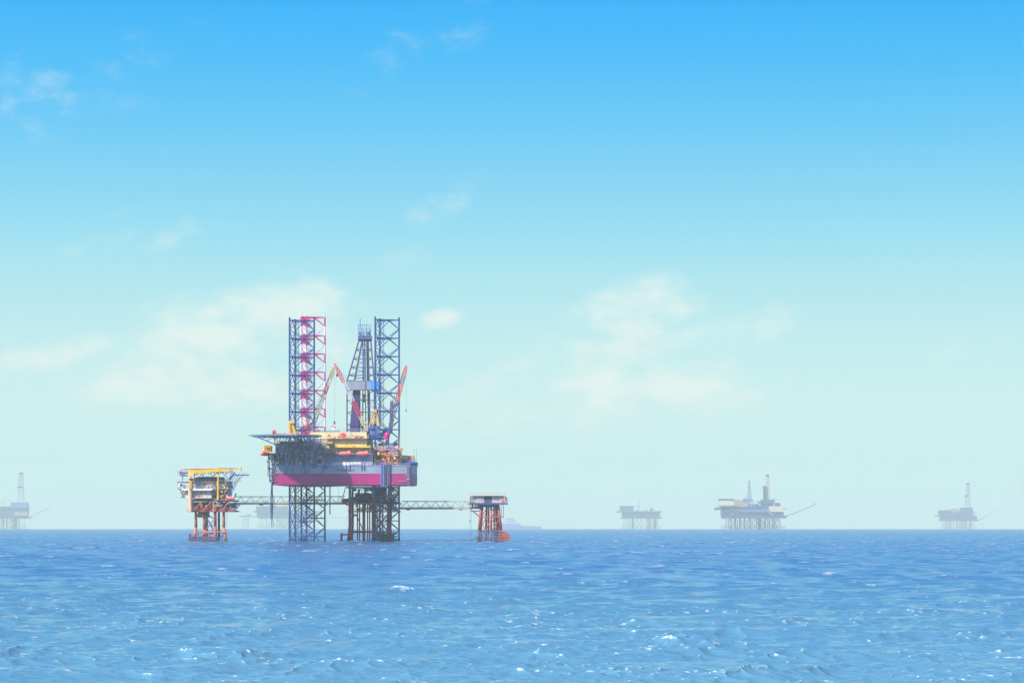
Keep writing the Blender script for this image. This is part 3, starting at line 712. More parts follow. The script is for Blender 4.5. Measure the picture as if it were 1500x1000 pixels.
# cranes
def crane(house_px, tip, foot, y, w0, w1, bands, mats, ped, hooks, gantry, gm, housemat, hookr=.55):
    hx0, hx1, hy0, hy1 = house_px
    hm = MB(); B(hm, hx0, hx1, hy0, hy1, y - 2, y + 3, 0); B(hm, hx0 + 1, hx0 + 5, hy0 - 2.5, hy0, y - 2.2, y + .5, 0); B(hm, hx0 - 1, hx1 + 1, hy1 - 1, hy1, y - 3, y + 4, 1)
    hm.clutter(fr.X(hx0, y), fr.X(hx1, y), y - 2.6, y - 2, fr.Z(hy1, y), fr.Z(hy0 - 2, y), 14, int(hx0), (0, 1), 1.2, .4)
    c = hm.build('crane', [housemat, 'navy'], rig)
    bm = MB(); lattice_boom(bm, P(*foot, y), P(*tip, y), w0, w1, bands, 18, .16, .1); bm.build('boom', mats, c)
    if ped:
        pm = MB(); pm.tube(P(ped[0], ped[2], y + .5), P(ped[0], ped[1], y + .5), (ped[3]) * S0, n=12); B(pm, ped[0] - 10, ped[0] + 3.3, ped[1] - 1, ped[1] + 5, y - 2, y + 2); pm.build('pedestal', 'lavender', c)
    gn = MB(); (gx0, gx1, gtop, gbot) = gantry
    gt = P((gx0 + gx1) / 2 + 1.5, gtop, y)
    for yy_ in (y - 1.6, y + 1.6):
        a = P(gx0, gbot, yy_); b = P(gx1, gbot, yy_); gn.tube(a, gt + Vector((-.5, 0, 0)), .3, n=6); gn.tube(b, gt + Vector((.5, 0, 0)), .3, n=6)
        gn.tube(a.lerp(b, .4), gt, .18, n=5)
        for t in (.25, .5, .75): gn.tube(a.lerp(gt, t), b.lerp(gt, t), .22, n=5)
        gn.tube(a.lerp(gt, .25), b.lerp(gt, .5), .16); gn.tube(b.lerp(gt, .25), a.lerp(gt, .5), .16); gn.tube(a.lerp(gt, .5), b.lerp(gt, .75), .14)
    B(gn, (gx0 + gx1) / 2 - .5, (gx0 + gx1) / 2 + 3.5, gtop - 1, gtop + 4, y - 1.2, y + 1.2)
    gn.build('gantry', gm, c)
    for (px, pt, pb, dr_) in hooks:
        hk = MB(); hk.tube(P(px, pt, y), P(px, pb, y), .045, n=4, m=0); e = P(px, pb, y); hk.tube(e, e - Vector((0, 0, hookr * 1.6)), hookr * .35, hookr, n=8, m=0); hk.tube(e - Vector((0, 0, hookr * 1.6)), e - Vector((0, 0, hookr * 3.6)), hookr, .08, n=8, m=0)
        hk.build('hook_block', 'rope', c)
    pdw = MB(); pdw.tube(gt, P(*tip, y).lerp(P(*foot, y), .04), .06, n=4); pdw.tube(gt, P(*tip, y).lerp(P(*foot, y), .35), .06, n=4); pdw.build('pendant_wire', 'rope', c)
    return c
crane((541.5, 557, 624.5, 640), (490.2, 532.5), (538.5, 631), 9, 1.9, 1.3, [(.22, 0), (.45, 1), (.74, 2), (.88, 1), (1, 1)], ['cream', 'cranered', 'legwhite'], (543.6, 637, 684.5, 3.0),
      [(490, 534, 616, 0), (493.6, 540, 546.5, 0)], (540.5, 556, 600, 625), 'gold', 'bluegrey')
crane((449, 458, 629, 634), (489.5, 537.5), (455.5, 631), 12, 1.6, 1.5, [(.62, 0), (.72, 1), (.82, 0), (1, 2)], ['palewall', 'cranered', 'gold'], None, [(485.5, 546, 552, 0)], (446, 452, 620, 630), 'orange', 'orange', .45)
crane((562, 573, 629, 634.5), (595.3, 535), (570, 630), 14, 1.5, 1.7, [(.45, 0), (.72, 1), (.85, 0), (1, 2)], ['violet', 'cranered', 'cranered'], (567.5, 634, 676, 3.0), [(595, 537, 599.5, 0)], (571, 574, 588, 632), 'derrickgrey', 'violet', .35)

# stern deck gear
st = MB()
B(st, 547, 583, 657, 659.3, 4, 18, 0); B(st, 547, 583, 669.5, 671, 4, 18, 1); B(st, 546, 584, 674.5, 676, 3, 18, 0); B(st, 547, 562, 659.5, 669, 12, 17, 1)
B(st, 562, 583, 658.5, 660, 5, 6, 1)
for px in (547.5, 556, 565, 574, 582): st.tube(P(px, 682, 5), P(px, 657, 5), .3, n=6, m=0)
st.tube(P(573, 675, 5), P(582, 663, 5), .25, n=5, m=2)
st.clutter(fr.X(547), fr.X(564), 5, 12, fr.Z(681), fr.Z(645), 80, 21, (0, 1, 2, 3, 4), 1.7, .5)
st.clutter(fr.X(562), fr.X(584), 6, 12, fr.Z(676), fr.Z(664), 50, 22, (0, 1, 2, 5), 1.4, .6)
st.clutter(fr.X(555), fr.X(580), 8, 14, fr.Z(659), fr.Z(646), 44, 23, (0, 1, 2, 4), 1.8, .5)
st.rail([P(547, 657, 4), P(583, 657, 4)], 1.2, 2, .07, 2)
st.build('stern_equipment', ['bluegrey', 'violet', 'lavender', 'gold', 'tan', 'rust'], rig)
tk = MB()
for (a, b, c, d) in ((549, 555.5, 673, 677), (547.5, 557, 681, 685.2)): tk.tube(P(a, (c + d) / 2, 2), P(b, (c + d) / 2, 2), .65, n=10, m=0); tk.ball(P(a, (c + d) / 2, 2), .65, m=1); tk.ball(P(b, (c + d) / 2, 2), .65, m=0)
tk.tube(P(549.5, 671, 1.6), P(548.5, 684, 1.6), .4, n=6, m=1); tk.build('storage_tank', ['tan', 'cream'], rig)
tn = MB(); B(tn, 583.3, 588.3, 655, 684, 6.5, 9, 0); B(tn, 579, 590, 655.5, 660, 6.2, 9.4, 1); tn.tube(P(586, 640, 7), P(586, 655, 7), .2); tn.build('column', ['tan', 'gold'], rig)
sr = MB(); B(sr, 588.5, 610, 676, 678.2, 9, 28, 1); B(sr, 589, 610.3, 678.4, 682.6, 10, 26, 1); sr.rail([P(588.5, 676, 9), P(610, 676, 9)], 1.2, 2, .07, 1)
for (a, b, c, d, m) in ((588.5, 596.5, 666.5, 670, 0), (588.5, 596.5, 670.6, 675.8, 2), (597.2, 602, 667.2, 675.8, 3), (602.4, 606.8, 667.2, 675.8, 2)): B(sr, a, b, c, d, 10, 15, m)
sr.tube(P(606.3, 676, 10), P(606.3, 659, 10), .07, m=1); sr.tube(P(610, 680, 10), P(610, 659, 10), .07, m=1); sr.tube(P(606.3, 659, 10), P(610, 659, 10), .06, m=1)
sr.clutter(fr.X(588), fr.X(598), 9, 12, fr.Z(686), fr.Z(675), 20, 61, (1, 4, 2), 1.3, .4)
sr.build('stern_platform', ['tan', 'navy', 'gold', 'rust', 'skyblue'], rig)
cd = MB()
for i, px in enumerate((558.5, 560.5, 562.3, 565.5, 568, 570.5)): y = yf(px) - .7; cd.tube(P(px, 676, y), P(px, 711.5, y), (.3, .22, .36, .28, .2, .3)[i], n=6, m=i % 2)
y = yf(600) - 1.1; cd.tube(P(599.5, 682, y), P(599.5, 711.5, y), 1.0, n=10, m=1); cd.tube(P(584, 704.6, yf(584) - .4), P(597, 704.6, yf(597) - .4), .12, n=5, m=2); cd.tube(P(594, 690, yf(594) - .4), P(597.5, 701, yf(597) - .4), .12, m=2); B(cd, 595.5, 599.5, 700.5, 702, yf(597) - 2.2, yf(597) - .2, 2)
cd.build('riser_pipe', ['bluegrey', 'violet', 'lavender'], rig)
# ------------------------------------------------------------------ shared: piled jackets
def fb(f, mb, a, b, c, d, y0, y1, m=0): f.box(mb, a, b, c, d, y0, y1, m)

# ------------------------------------------------------------------ wellhead platform beneath the rig
fw = Fr(540, D0 + 52)
wp = thing('wellhead_platform', 'red oxide wellhead platform standing half hidden under the drilling rig hull', 'platform', fw.loc)
def lg(f, par, name, pts, r0, r1, mats, split=None, y=0, n=10):
    """a leg through (px, py) points; below the row split it takes the second material"""
    mb = MB()
    for (a, b) in zip(pts, pts[1:]):
        mb.tube(f.p(a[0], a[1], y), f.p(b[0], b[1], y), r0 if a is pts[0] else (r0 + r1) / 2, r1 if b is pts[-1] else (r0 + r1) / 2, n=n, m=1 if (split and a[1] >= split) else 0)
    (a, b) = pts[-2:]; k0 = f.p(a[0], a[1], y); k1 = f.p(b[0], b[1], y); kt = (1.6 - k1.z) / (k0.z - k1.z)
    mb.tube(k1, k1.lerp(k0, kt), r1 * 1.04, n=n, m=len(mats))
    return mb.build(name, mats + ['growth'], par, True)
for (pt, y, r) in (([(512.5, 711.5), (512.5, 737), (512.5, 770), (510, 797)], -9, .62), ([(546.5, 711.5), (546.5, 737), (546.5, 770), (546.5, 797)], -9, .62), ([(570, 711.5), (569, 737), (568.5, 765), (567.8, 797)], -4, .62),
                   ([(516.5, 711.5), (516.5, 737), (516.5, 770), (514.5, 797)], 9, .55), ([(549, 711.5), (549, 737), (549, 770), (549, 797)], 9, .55), ([(573, 711.5), (573, 737), (572, 765), (571, 797)], 9, .55)):
    lg(fw, wp, 'leg', pt, r, r * 1.25, ['lavender', 'oxidelift'], 737, y)
cn = MB()
for i, px in enumerate((523.6, 526.6, 533, 538.5, 541.5, 552.5, 556, 560)): cn.tube(fw.p(px, 735, -2 + (i % 3) * 3), fw.p(px, 797, -2 + (i % 3) * 3), .75 if px == 533 else .34, n=8, m=0)
build_each(cn, 'conductor', ['oxidelift'], wp, .02)
dk = MB()
for (a, b, py, t, m) in ((506, 583, 712.5, 1.6, 1), (499, 586, 736.2, 1.7, 0), (510, 585, 748, 1.4, 0)): fb(fw, dk, a, b, py, py + t, -12, 12, m)
dk.rail([fw.p(499, 736.2, -12), fw.p(586, 736.2, -12)], 1.1, 2, .07, 0); dk.rail([fw.p(510, 748, -12), fw.p(585, 748, -12)], 1.1, 2, .07, 0)
dk.build('deck', ['oxidelift', 'bluegrey'], wp)
eq = MB(); X_ = fw.X; Z_ = fw.Z
fb(fw, eq, 520, 546, 722, 736, 0, 8, 0); fb(fw, eq, 549, 566, 714, 736, 2, 9, 0); fb(fw, eq, 501, 512, 730, 735.5, -8, 2, 1)
eq.clutter(X_(514), X_(566), -9, 2, Z_(736), Z_(715), 110, 51, (0, 0, 1, 2), 1.9, .5); eq.clutter(X_(500), X_(514), -9, -2, Z_(736), Z_(729), 16, 52, (0, 1), 1.3, .4)
eq.clutter(X_(566), X_(584), -9, 4, Z_(736), Z_(714), 60, 53, (2, 3, 4, 1), 1.2, .7); eq.clutter(X_(516), X_(582), -9, 6, Z_(748), Z_(738), 70, 54, (0, 3, 2), 1.3, .6)
eq.build('equipment', ['navy', 'blue', 'lavender', 'oxidelift', 'white'], wp)
br = MB()
for y in (-9, 9):
    br.tube(fw.p(512.5, 737, y), fw.p(546, 712, y), .22, m=1); br.tube(fw.p(513, 750, y), fw.p(521, 755, y), .25); br.tube(fw.p(513, 761, y), fw.p(521, 753, y), .25)
    br.tube(fw.p(511, 778.5, y), fw.p(546, 778.5, y), .5); br.tube(fw.p(546, 778.5, y), fw.p(568, 778.5, y), .4); br.tube(fw.p(512, 782, y), fw.p(521, 797, y), .35); br.tube(fw.p(511, 784, y), fw.p(515, 797, y), .4)
    br.tube(fw.p(546.5, 752, y), fw.p(568.5, 778, y), .3, m=2); br.tube(fw.p(568.5, 752, y), fw.p(548, 778, y), .3, m=2); br.tube(fw.p(506, 714, y), fw.p(502, 730, y), .2, m=2); br.tube(fw.p(568, 780, y), fw.p(549, 797, y), .3); br.tube(fw.p(548, 780, y), fw.p(567, 797, y), .3)
    br.tube(fw.p(521, 752, y), fw.p(533, 778, y), .25)
br.tube(fw.p(505, 737.5, -8), fw.p(512, 741, -8), .25)
build_each(br, 'bracing', ['oxidelift', 'lavender', 'navy'], wp, .5)
bl = MB()
for px in (499.5, 501): bl.tube(fw.p(px, 780.5, -6), fw.p(px, 797, -6), .35)
bl.tube(fw.p(499, 782.5, -6), fw.p(511, 782.5, -6), .35)
for px in (553, 558, 563, 567, 572, 576.5): bl.tube(fw.p(px, 780, -11), fw.p(px, 797, -11), .32, m=1)
for py in (782, 786.5, 791): bl.tube(fw.p(550, py, -11), fw.p(582, py - 1, -11), .28, m=1)
bl.clutter(X_(552), X_(578), -11, -5, Z_(796), Z_(777), 46, 56, (0, 1), 1.5, .5); bl.tube(fw.p(573.5, 775, -11), fw.p(573.5, 790, -11), .3); bl.tube(fw.p(576.5, 777, -11), fw.p(576.5, 790, -11), .3)
build_each(bl, 'boat_landing', ['oxidelift', 'violet'], wp, .5)

# ------------------------------------------------------------------ living quarters platform
fl_ = Fr(305, D0 + 20)
lq = thing('quarters_platform', 'living quarters platform on orange legs with a long yellow crane boom lying on top', 'platform', fl_.loc)
L = fl_.p
def LB(mb, a, b, c, d, y0, y1, m=0): fl_.box(mb, a, b, c, d, y0, y1, m)
for pts, y, r, mt in (([(287, 749), (287, 772), (283.5, 797)], -9, .62, 'jacketorange'), ([(299.2, 752), (299.2, 775), (298.5, 797)], -7, .6, 'jacketorange'), ([(315.2, 735), (315.2, 770), (315.8, 797)], -9, .66, 'rust'),
                   ([(320.7, 748), (320.7, 797)], 4, .5, 'violet'), ([(327.8, 748), (327.8, 772), (331.3, 797)], -8, .6, 'jacketorange'), ([(303, 748), (303, 797)], 10, .5, 'rust')):
    lg(fl_, lq, 'leg', pts, r, r * 1.3, [mt], None, y)
br = MB()
br.tube(L(302, 758, -7), L(312, 771, -8), .3, m=1); br.tube(L(312, 762, -8), L(302, 775, -7), .25, m=1); br.tube(L(303, 752, -7), L(312, 759, -8), .25, m=1); br.tube(L(330, 780, -8), L(321.5, 794, -8), .4, m=1); br.tube(L(316, 794, -8), L(330, 780, 0), .3, m=1)
br.tube(L(285, 779, -9), L(331, 779, -9), .4, m=0); br.tube(L(285, 779, 8), L(331, 779, 8), .3, m=0); br.tube(L(284.5, 779, -9), L(287, 779, 8), .3)
br.tube(L(298, 750, 8), L(314, 779, 8), .25, m=0); build_each(br, 'bracing', ['jacketorange', 'bluegrey'], lq, .5)
bl = MB()
for px in (277.8, 281, 284.5, 288, 292, 296, 300, 304, 308, 311): bl.tube(L(px, 782 + (3 if px > 290 else 0), -12), L(px, 797, -12), .24, m=0)
for py in (786, 790): bl.tube(L(277, py, -12), L(317, py + .3, -12), .26, m=0)
for px in (277.8,): bl.tube(L(px, 781.5, -12), L(px, 797, -12), .55, n=8, m=1)
bl.clutter(fl_.X(280), fl_.X(316), -12, -7, fl_.Z(795), fl_.Z(781), 44, 71, (0, 2), 1.3, .5); build_each(bl, 'boat_landing', ['violet', 'violet', 'rust'], lq, .5)
dk = MB(); LB(dk, 274.5, 343, 747, 749.3, -10.6, 12, 0); LB(dk, 275, 343, 731.8, 733.6, -10.6, 12, 1); LB(dk, 290, 303.5, 749.5, 757.5, -8, 2, 1)
dk.rail([L(275, 747, -12), L(343, 747, -12)], 1.1, 2, .08, 0); dk.build('deck', ['rust', 'violet'], lq)
ce = MB(); ce.clutter(fl_.X(282), fl_.X(338), -10, 4, fl_.Z(747), fl_.Z(734), 120, 72, (0, 1, 2, 3), 2.0, .45); ce.clutter(fl_.X(290), fl_.X(304), -8.6, -8, fl_.Z(757), fl_.Z(750), 14, 73, (0, 4), 1.1, .4)
for a, b in ((283, 296), (297, 310), (311, 324), (325, 336)): ce.tube(L(a, 747, -11.8), L(b, 734, -11.8), .25, m=3); 
LB(ce, 282, 312, 735, 747, 4, 9, 1); LB(ce, 283, 322, 727.5, 731.5, -6, 8, 5)
ce.build('cellar_equipment', ['rust', 'violet', 'lavender', 'jacketorange', 'yellow', 'navy'], lq)
co = MB(); co.tube(L(278.5, 716, -12.4), L(278.5, 749, -12.4), .95, n=12, m=0); co.tube(L(276.2, 733, -11.5), L(276.2, 747, -11.5), .3, m=1); co.build('column', ['tan', 'rust'], lq)
bk = MB(); LB(bk, 271, 310, 718, 728.5, -11, 10, 0); LB(bk, 310.2, 334, 716.5, 731, -8, 10, 1); LB(bk, 277, 334, 705.3, 715.4, -9, 10, 2); 
q = bk.build('accommodation_block', ['palewall', 'palewall', 'cream'], lq)
wx = MB(); wx.clutter(fl_.X(311), fl_.X(335), -10, -8.2, fl_.Z(731), fl_.Z(717), 40, 111, (0, 1, 2, 3), 1.3, .5); wx.clutter(fl_.X(277), fl_.X(334), -9.6, -9.1, fl_.Z(715), fl_.Z(707), 34, 112, (0, 1, 3), 1.0, .6); LB(wx, 276, 335, 730.8, 731.6, -10, -8, 1)
LB(wx, 276, 335, 714.8, 715.4, -9.8, -9.1, 1); wx.build('wall_equipment', ['gold', 'tan', 'rust', 'lavender'], lq)
w = MB(); LB(w, 287.3, 295, 706.5, 714.6, -9.3, -9.02, 0); LB(w, 304, 306.8, 711.3, 714.8, -9.3, -9.02, 1); LB(w, 323.5, 325.5, 709, 714, -9.3, -9.02, 1)
build_each(w, 'door', ['skyblue', 'violet'], q)
w = MB()
for px in (284, 291.3, 296, 302): LB(w, px, px + .9, 719.5, 728, -11.15, -11.02)
for px in (275, 287, 294, 300): LB(w, px, px + 1.6, 720.5, 722.5, -11.2, -11.02, 1)
for px in (298.5, 301, 313, 329): LB(w, px, px + 1.2, 707.5, 709.5, -9.2, -9.02, 1)
build_each(w, 'window', ['lavender', 'glass'], q)
sg_ = MB(); LB(sg_, 287.5, 293.5, 724.6, 726.3, -11.3, -11.05); sg_.build('sign_panel', 'coral', q)
le = MB(); LB(le, 265.5, 311.5, 715.5, 717.2, -13.2, -8.9, 0); LB(le, 272, 335, 704.2, 705.2, -10, 10.6, 1); LB(le, 272, 310, 728.6, 729.5, -12, -8, 1); le.build('walkway', ['white', 'palewall'], lq)
rl = MB(); rl.rail([L(266, 715.4, -13), L(311, 715.4, -13)], 1.1, 1.8, .07); rl.rail([L(272, 704.2, -9.8), L(335, 704.2, -9.8)], 1.1, 1.8, .06); rl.build('railing', 'lavender', lq)
rf = MB(); rf.clutter(fl_.X(284), fl_.X(326), -7, 6, fl_.Z(704.2), fl_.Z(698.2), 70, 74, (0, 1, 0), 2.2, .3); LB(rf, 284, 318, 699.5, 704, -2, 5, 0); LB(rf, 296, 309, 697.8, 700, -2, 4, 1); rf.build('roof_equipment', ['violet', 'bluegrey'], lq)
re_ = MB(); 
for r, m in ((1.6, 0), (1.05, 1)): re_.tube(L(314, 714.5, -11.8 - r * .1), L(314, 714.5, -9.2), r, n=16, m=m)
LB(re_, 308.5, 319, 721.6, 722.6, -12, -8.5, 0)
for a in range(8): re_.tube(L(314, 714.5, -12), L(314, 714.5, -12) + Vector((1.7 * math.cos(a * .785), 0, 1.7 * math.sin(a * .785))), .12, m=1)
re_.build('hose_reel', ['violet', 'lavender'], lq)
lf = MB()
for (a, b, py) in ((259.5, 272, 705.2), (260.5, 272, 715.2), (262.5, 272, 695.3), (262.5, 271, 691.5)): LB(lf, a, b, py, py + 1.1, -9, 4, 0); lf.rail([L(a, py, -9), L(b, py, -9)], 1.1, 1.2, .06, 1)
for a, b in ((264, 268), (266, 270), (268.5, 271.5)): lf.tube(L(a, 716, -8), L(b, 728.5, -8), .2, m=0)
lf.tube(L(260.5, 706, -9), L(260.5, 716, -9), .1); lf.tube(L(267.7, 696, -6), L(267.7, 706, -6), .2); lf.tube(L(265, 728.3, -8), L(275, 728.3, -8), .2)
lf.clutter(fl_.X(263), fl_.X(273), -8, 0, fl_.Z(715.2), fl_.Z(708.5), 12, 75, (0, 1, 2), 1.2, .4); lf.clutter(fl_.X(263), fl_.X(273), -8, 0, fl_.Z(695.3), fl_.Z(688.5), 14, 76, (0, 1), 1.1, .5); lf.build('side_platform', ['violet', 'lavender', 'white'], lq)
hd = MB(); oc = [(fl_.X(306, -2) + 14.6 * math.cos(R_(22.5 + 45 * i)), -2 + 13 * math.sin(R_(22.5 + 45 * i))) for i in range(8)]
hd.prism(oc, fl_.Z(687.2), fl_.Z(686.0), 0); hk = hd.build('helideck', 'palewall', lq)
hs = MB()
for y in (-11, -2, 7):
    for (a, b, c, d) in ((270, 687, 282, 698), (283, 687, 276, 697), (296, 698, 304, 688), (304, 688, 312, 698), (312, 698, 322, 688), (322, 688, 335, 702), (335, 702, 341, 688), (341, 688, 330, 694), (344, 690, 335, 702.5), (300, 688, 292, 698)): hs.tube(L(a, b, y), L(c, d, y), .17, n=5)
    hs.tube(L(270, 691.5, y), L(343, 691.5, y), .13); hs.tube(L(322, 702.6, y), L(337, 702.6, y), .25)
hs.tube(L(336.5, 702.6, -8), L(344, 692, -8), .45)
for k in range(26): x = 284 + k * 2.2; hs.tube(L(x, 687.5, -10), L(x + (1.5 if k % 2 else -1), 693 + (k * 7 % 4), -9), .08, n=4)
hs.build('support_truss', 'bluegrey', hk)
rt = MB(); LB(rt, 341.5, 361.6, 694.2, 695.5, -9, 3, 0); rt.rail([L(346, 694.2, -9), L(361.5, 694.2, -9)], 1.1, 1.5, .06, 1)
for (a, b, c, d) in ((346, 695.5, 334, 712), (350, 695.5, 336, 716), (357, 695.5, 345, 706), (351, 698, 340, 722), (345, 706, 337, 722)): rt.tube(L(a, b, -8), L(c, d, -8), .15)
LB(rt, 333.5, 340, 711, 715, -8, -2, 0); LB(rt, 334, 338, 715.5, 716.5, -8, 4, 1); rt.tube(L(351.5, 702, -8), L(351.5, 705, -8), .2, m=0)
rt.clutter(fl_.X(325), fl_.X(337), -9, -6, fl_.Z(731), fl_.Z(717), 36, 78, (0, 1), 1.2, .6); rt.clutter(fl_.X(306), fl_.X(320), -9.5, -8.5, fl_.Z(732), fl_.Z(722), 26, 79, (0, 2), 1.3, .5); rt.build('stair_tower', ['bluegrey', 'lavender', 'violet'], lq)
# crane with its boom down on the rest
cb = MB(); cb.tube(L(279.8, 716, -13), L(279.8, 692, -13), 1.05, n=10, m=0); LB(cb, 276.5, 284, 692, 700, -14.6, -11.4, 1); LB(cb, 275.5, 279, 696, 700.5, -15, -14, 1)
cr1 = cb.build('crane', ['gold', 'tan'], lq)
bm = MB(); a = L(275.8, 690.8, -13.5); b = L(336, 687.9, -13.5); c = L(351, 686.8, -13.5)
def slab(mb, p, q, w, h0, h1, m=0):
    vs = []
    for (e, h) in ((p, h0), (q, h1)):
        for (dy, dz) in ((-w, -h), (w, -h), (w, h), (-w, h)): vs.append(e + Vector((0, dy, dz)))
    mb._add(vs, [(0, 3, 2, 1), (4, 5, 6, 7), (0, 1, 5, 4), (1, 2, 6, 5), (2, 3, 7, 6), (3, 0, 4, 7)], m)
slab(bm, a, b, .7, .92, .55); slab(bm, b + Vector((.02, 0, 0)), c, .5, .22, .25); slab(bm, c, L(353.2, 686.8, -13.5), .6, .35, 1.05); slab(bm, L(353.21, 686.8, -13.5), L(354, 686.8, -13.5), .4, 1.05, .9)
for k in range(14): t = k / 14; p = a.lerp(b, t); bm.box(p.x - .12, p.x + .12, p.y - .76, p.y - .70, p.z - .55, p.z + .5)
bm.tube(L(295, 689.5, -13.5), L(283, 697.5, -13.5), .3); bm.build('boom', 'yellow', cr1)
rs_ = MB(); rs_.tube(L(319.6, 731, -13), L(319.6, 690.5, -13), .38, n=8); LB(rs_, 318.2, 321.2, 690, 691.2, -14.5, -12); LB(rs_, 317.5, 319.2, 705, 731, -11.6, -11.1); rs_.tube(L(319.6, 712, -13), L(318, 728, -9), .2); rs_.build('boom_rest', 'yellow', lq)
ls = MB()
for k in range(2): ls.tube(L(312 + k * .8, 735, -12.6), L(312 + k * .8, 770, -12.6), .08, m=0)
for k in range(30): z = 735 + k * 35 / 30; ls.tube(L(312, z, -12.6), L(312.8, z, -12.6), .06, n=4, m=0)
ls.build('ladder', 'palewall', lq)
rp = MB(); rp.path([L(332.4, 749, -9), L(332.2, 770, -9), L(332.4, 790, -9)], .07); rp.tube(L(303, 757, -8), L(303.4, 772, -8), .07); build_each(rp, 'rope', 'rope', lq)
bs = MB(); LB(bs, 334, 345, 732.5, 734, -10, 4, 0); bs.tube(L(352, 738.5, -6), L(343, 748, -6), .22, m=1); bs.tube(L(349, 738.5, -6), L(341, 747, -6), .18, m=1); LB(bs, 338, 344, 736, 744, -6, 2, 1); bs.clutter(fl_.X(333), fl_.X(345), -9, -4, fl_.Z(747), fl_.Z(735), 24, 81, (0, 1), 1.1, .6); bs.tube(L(344, 728, -9), L(345.5, 722, -9), .4, m=1); bs.build('bridge_landing', ['rust', 'bluegrey'], lq)
def wld(f, p): return (f.loc[0] + p.x, f.loc[1] + p.y, f.loc[2] + p.z)
lifeboat(wld(fl_, L(337.3, 729.3, -11)), 15.5 * S0, R_(-12), 'orange lifeboat at the bridge end of the living quarters platform', None, -1)

# ------------------------------------------------------------------ footbridges
def bridge(pxa, pxb, ya, yb, top0, top1, bot0, bot1, n, label, deckmat, d0, drops):
    f = Fr((pxa + pxb) / 2, d0); t = thing('footbridge', label, 'bridge', f.loc)
    w = 3.0; tr = MB(); dkm = MB(); rlm = MB()
    for k, off in enumerate((-w / 2, w / 2)):
        a = f.p(pxa, bot0, ya + off); b = f.p(pxb, bot1, yb + off); c = f.p(pxa + 3, top0, ya + off); e = f.p(pxb - 3, top1, yb + off)
        tr.tube(a, b, .2, n=6); tr.tube(c, e, .2, n=6); N_ = n
        for i in range(N_):
            p = a.lerp(b, i / N_); q_ = a.lerp(b, (i + 1) / N_); m_ = c.lerp(e, (i + .5) / N_); tr.tube(p, m_, .14, n=5); tr.tube(m_, q_, .14, n=5)
            if i % 3 == 0 and i: tr.tube(p, c.lerp(e, i / N_), .07, n=4)
        g0 = a + Vector((0, 0, .3)); g1 = b + Vector((0, 0, .3)); rlm.rail([g0, g1], 1.1, 3.2, .05)
    for i in range(n):
        t0 = (i + .5) / n; tr.tube(f.p(pxa + 3, top0, ya - w / 2).lerp(f.p(pxb - 3, top1, yb - w / 2), t0), f.p(pxa + 3, top0, ya + w / 2).lerp(f.p(pxb - 3, top1, yb + w / 2), t0), .1, n=4)
        q_ = f.p(pxa + 3, top0, ya - w / 2).lerp(f.p(pxb - 3, top1, yb - w / 2), t0); tr.tube(q_, q_ + Vector((0, 0, .5)), .1, n=4)
    a = f.p(pxa, bot0, ya); b = f.p(pxb, bot1, yb); u = Vector((0, w / 2 + .1, 0)); h = Vector((0, 0, .32))
    dkm._add([a - u - h, b - u - h, b + u - h, a + u - h, a - u + h, b - u + h, b + u + h, a + u + h], [(0, 3, 2, 1), (4, 5, 6, 7), (0, 1, 5, 4), (1, 2, 6, 5), (2, 3, 7, 6), (3, 0, 4, 7)], 0)
    for k in (-.8, 0, .8): dkm.tube(a + Vector((0, k, .5)), b + Vector((0, k, .5)), .13, n=5, m=0)
    for dpx in drops:
        tt = (dpx - pxa) / (pxb - pxa); p = a.lerp(b, tt); dkm.box(p.x - .8, p.x + .8, p.y - 1.6, p.y + 1.6, p.z - .75, p.z - .23, 1)
    tr.build('truss', 'bridgegrey', t); dkm.build('walkway', [deckmat, 'navy'], t); rlm.build('handrail', 'palewall', t)
bridge(343, 508, 20, 44, 727.2, 726.8, 737.6, 737.4, 11, 'long truss footbridge with tan walkway running behind hanging hoses', 'tan', D0, (382, 476))
bridge(586, 691, 48, 26, 734.0, 734.0, 744.6, 744.6, 7, 'shorter grey truss footbridge from the rig side to the small red legged platform', 'bridgegrey', D0, (598, 675))

# ------------------------------------------------------------------ small platform
f3 = Fr(716, D0 + 26)
sp3 = thing('satellite_platform', 'small platform with a flat cream house on splayed red legs beside the far supply ship', 'platform', f3.loc)
Q = f3.p
def QB(mb, a, b, c, d, y0, y1, m=0): f3.box(mb, a, b, c, d, y0, y1, m)
for (t0, b0, y, r, m) in ((705, 700.3, -8, .6, 'rust'), (713, 711.3, -3, .5, 'rust'), (719.5, 719.5, -8, .5, 'rust'), (726.5, 728, -3, .55, 'rust'), (729.8, 736, -8, .62, 'rust'), (707, 703, 8, .5, 'rust'), (728, 732, 8, .5, 'rust'), (716, 715, 8, .4, 'rust'), (723.5, 724.3, 6, .4, 'rust')):
    lg(f3, sp3, 'leg', [(t0, 739), ((t0 + b0 * 2) / 3, 776), (b0 - (t0 - b0) * .1, 797)], r, r * 1.1, [m, 'violet'], 776, y)
br = MB()
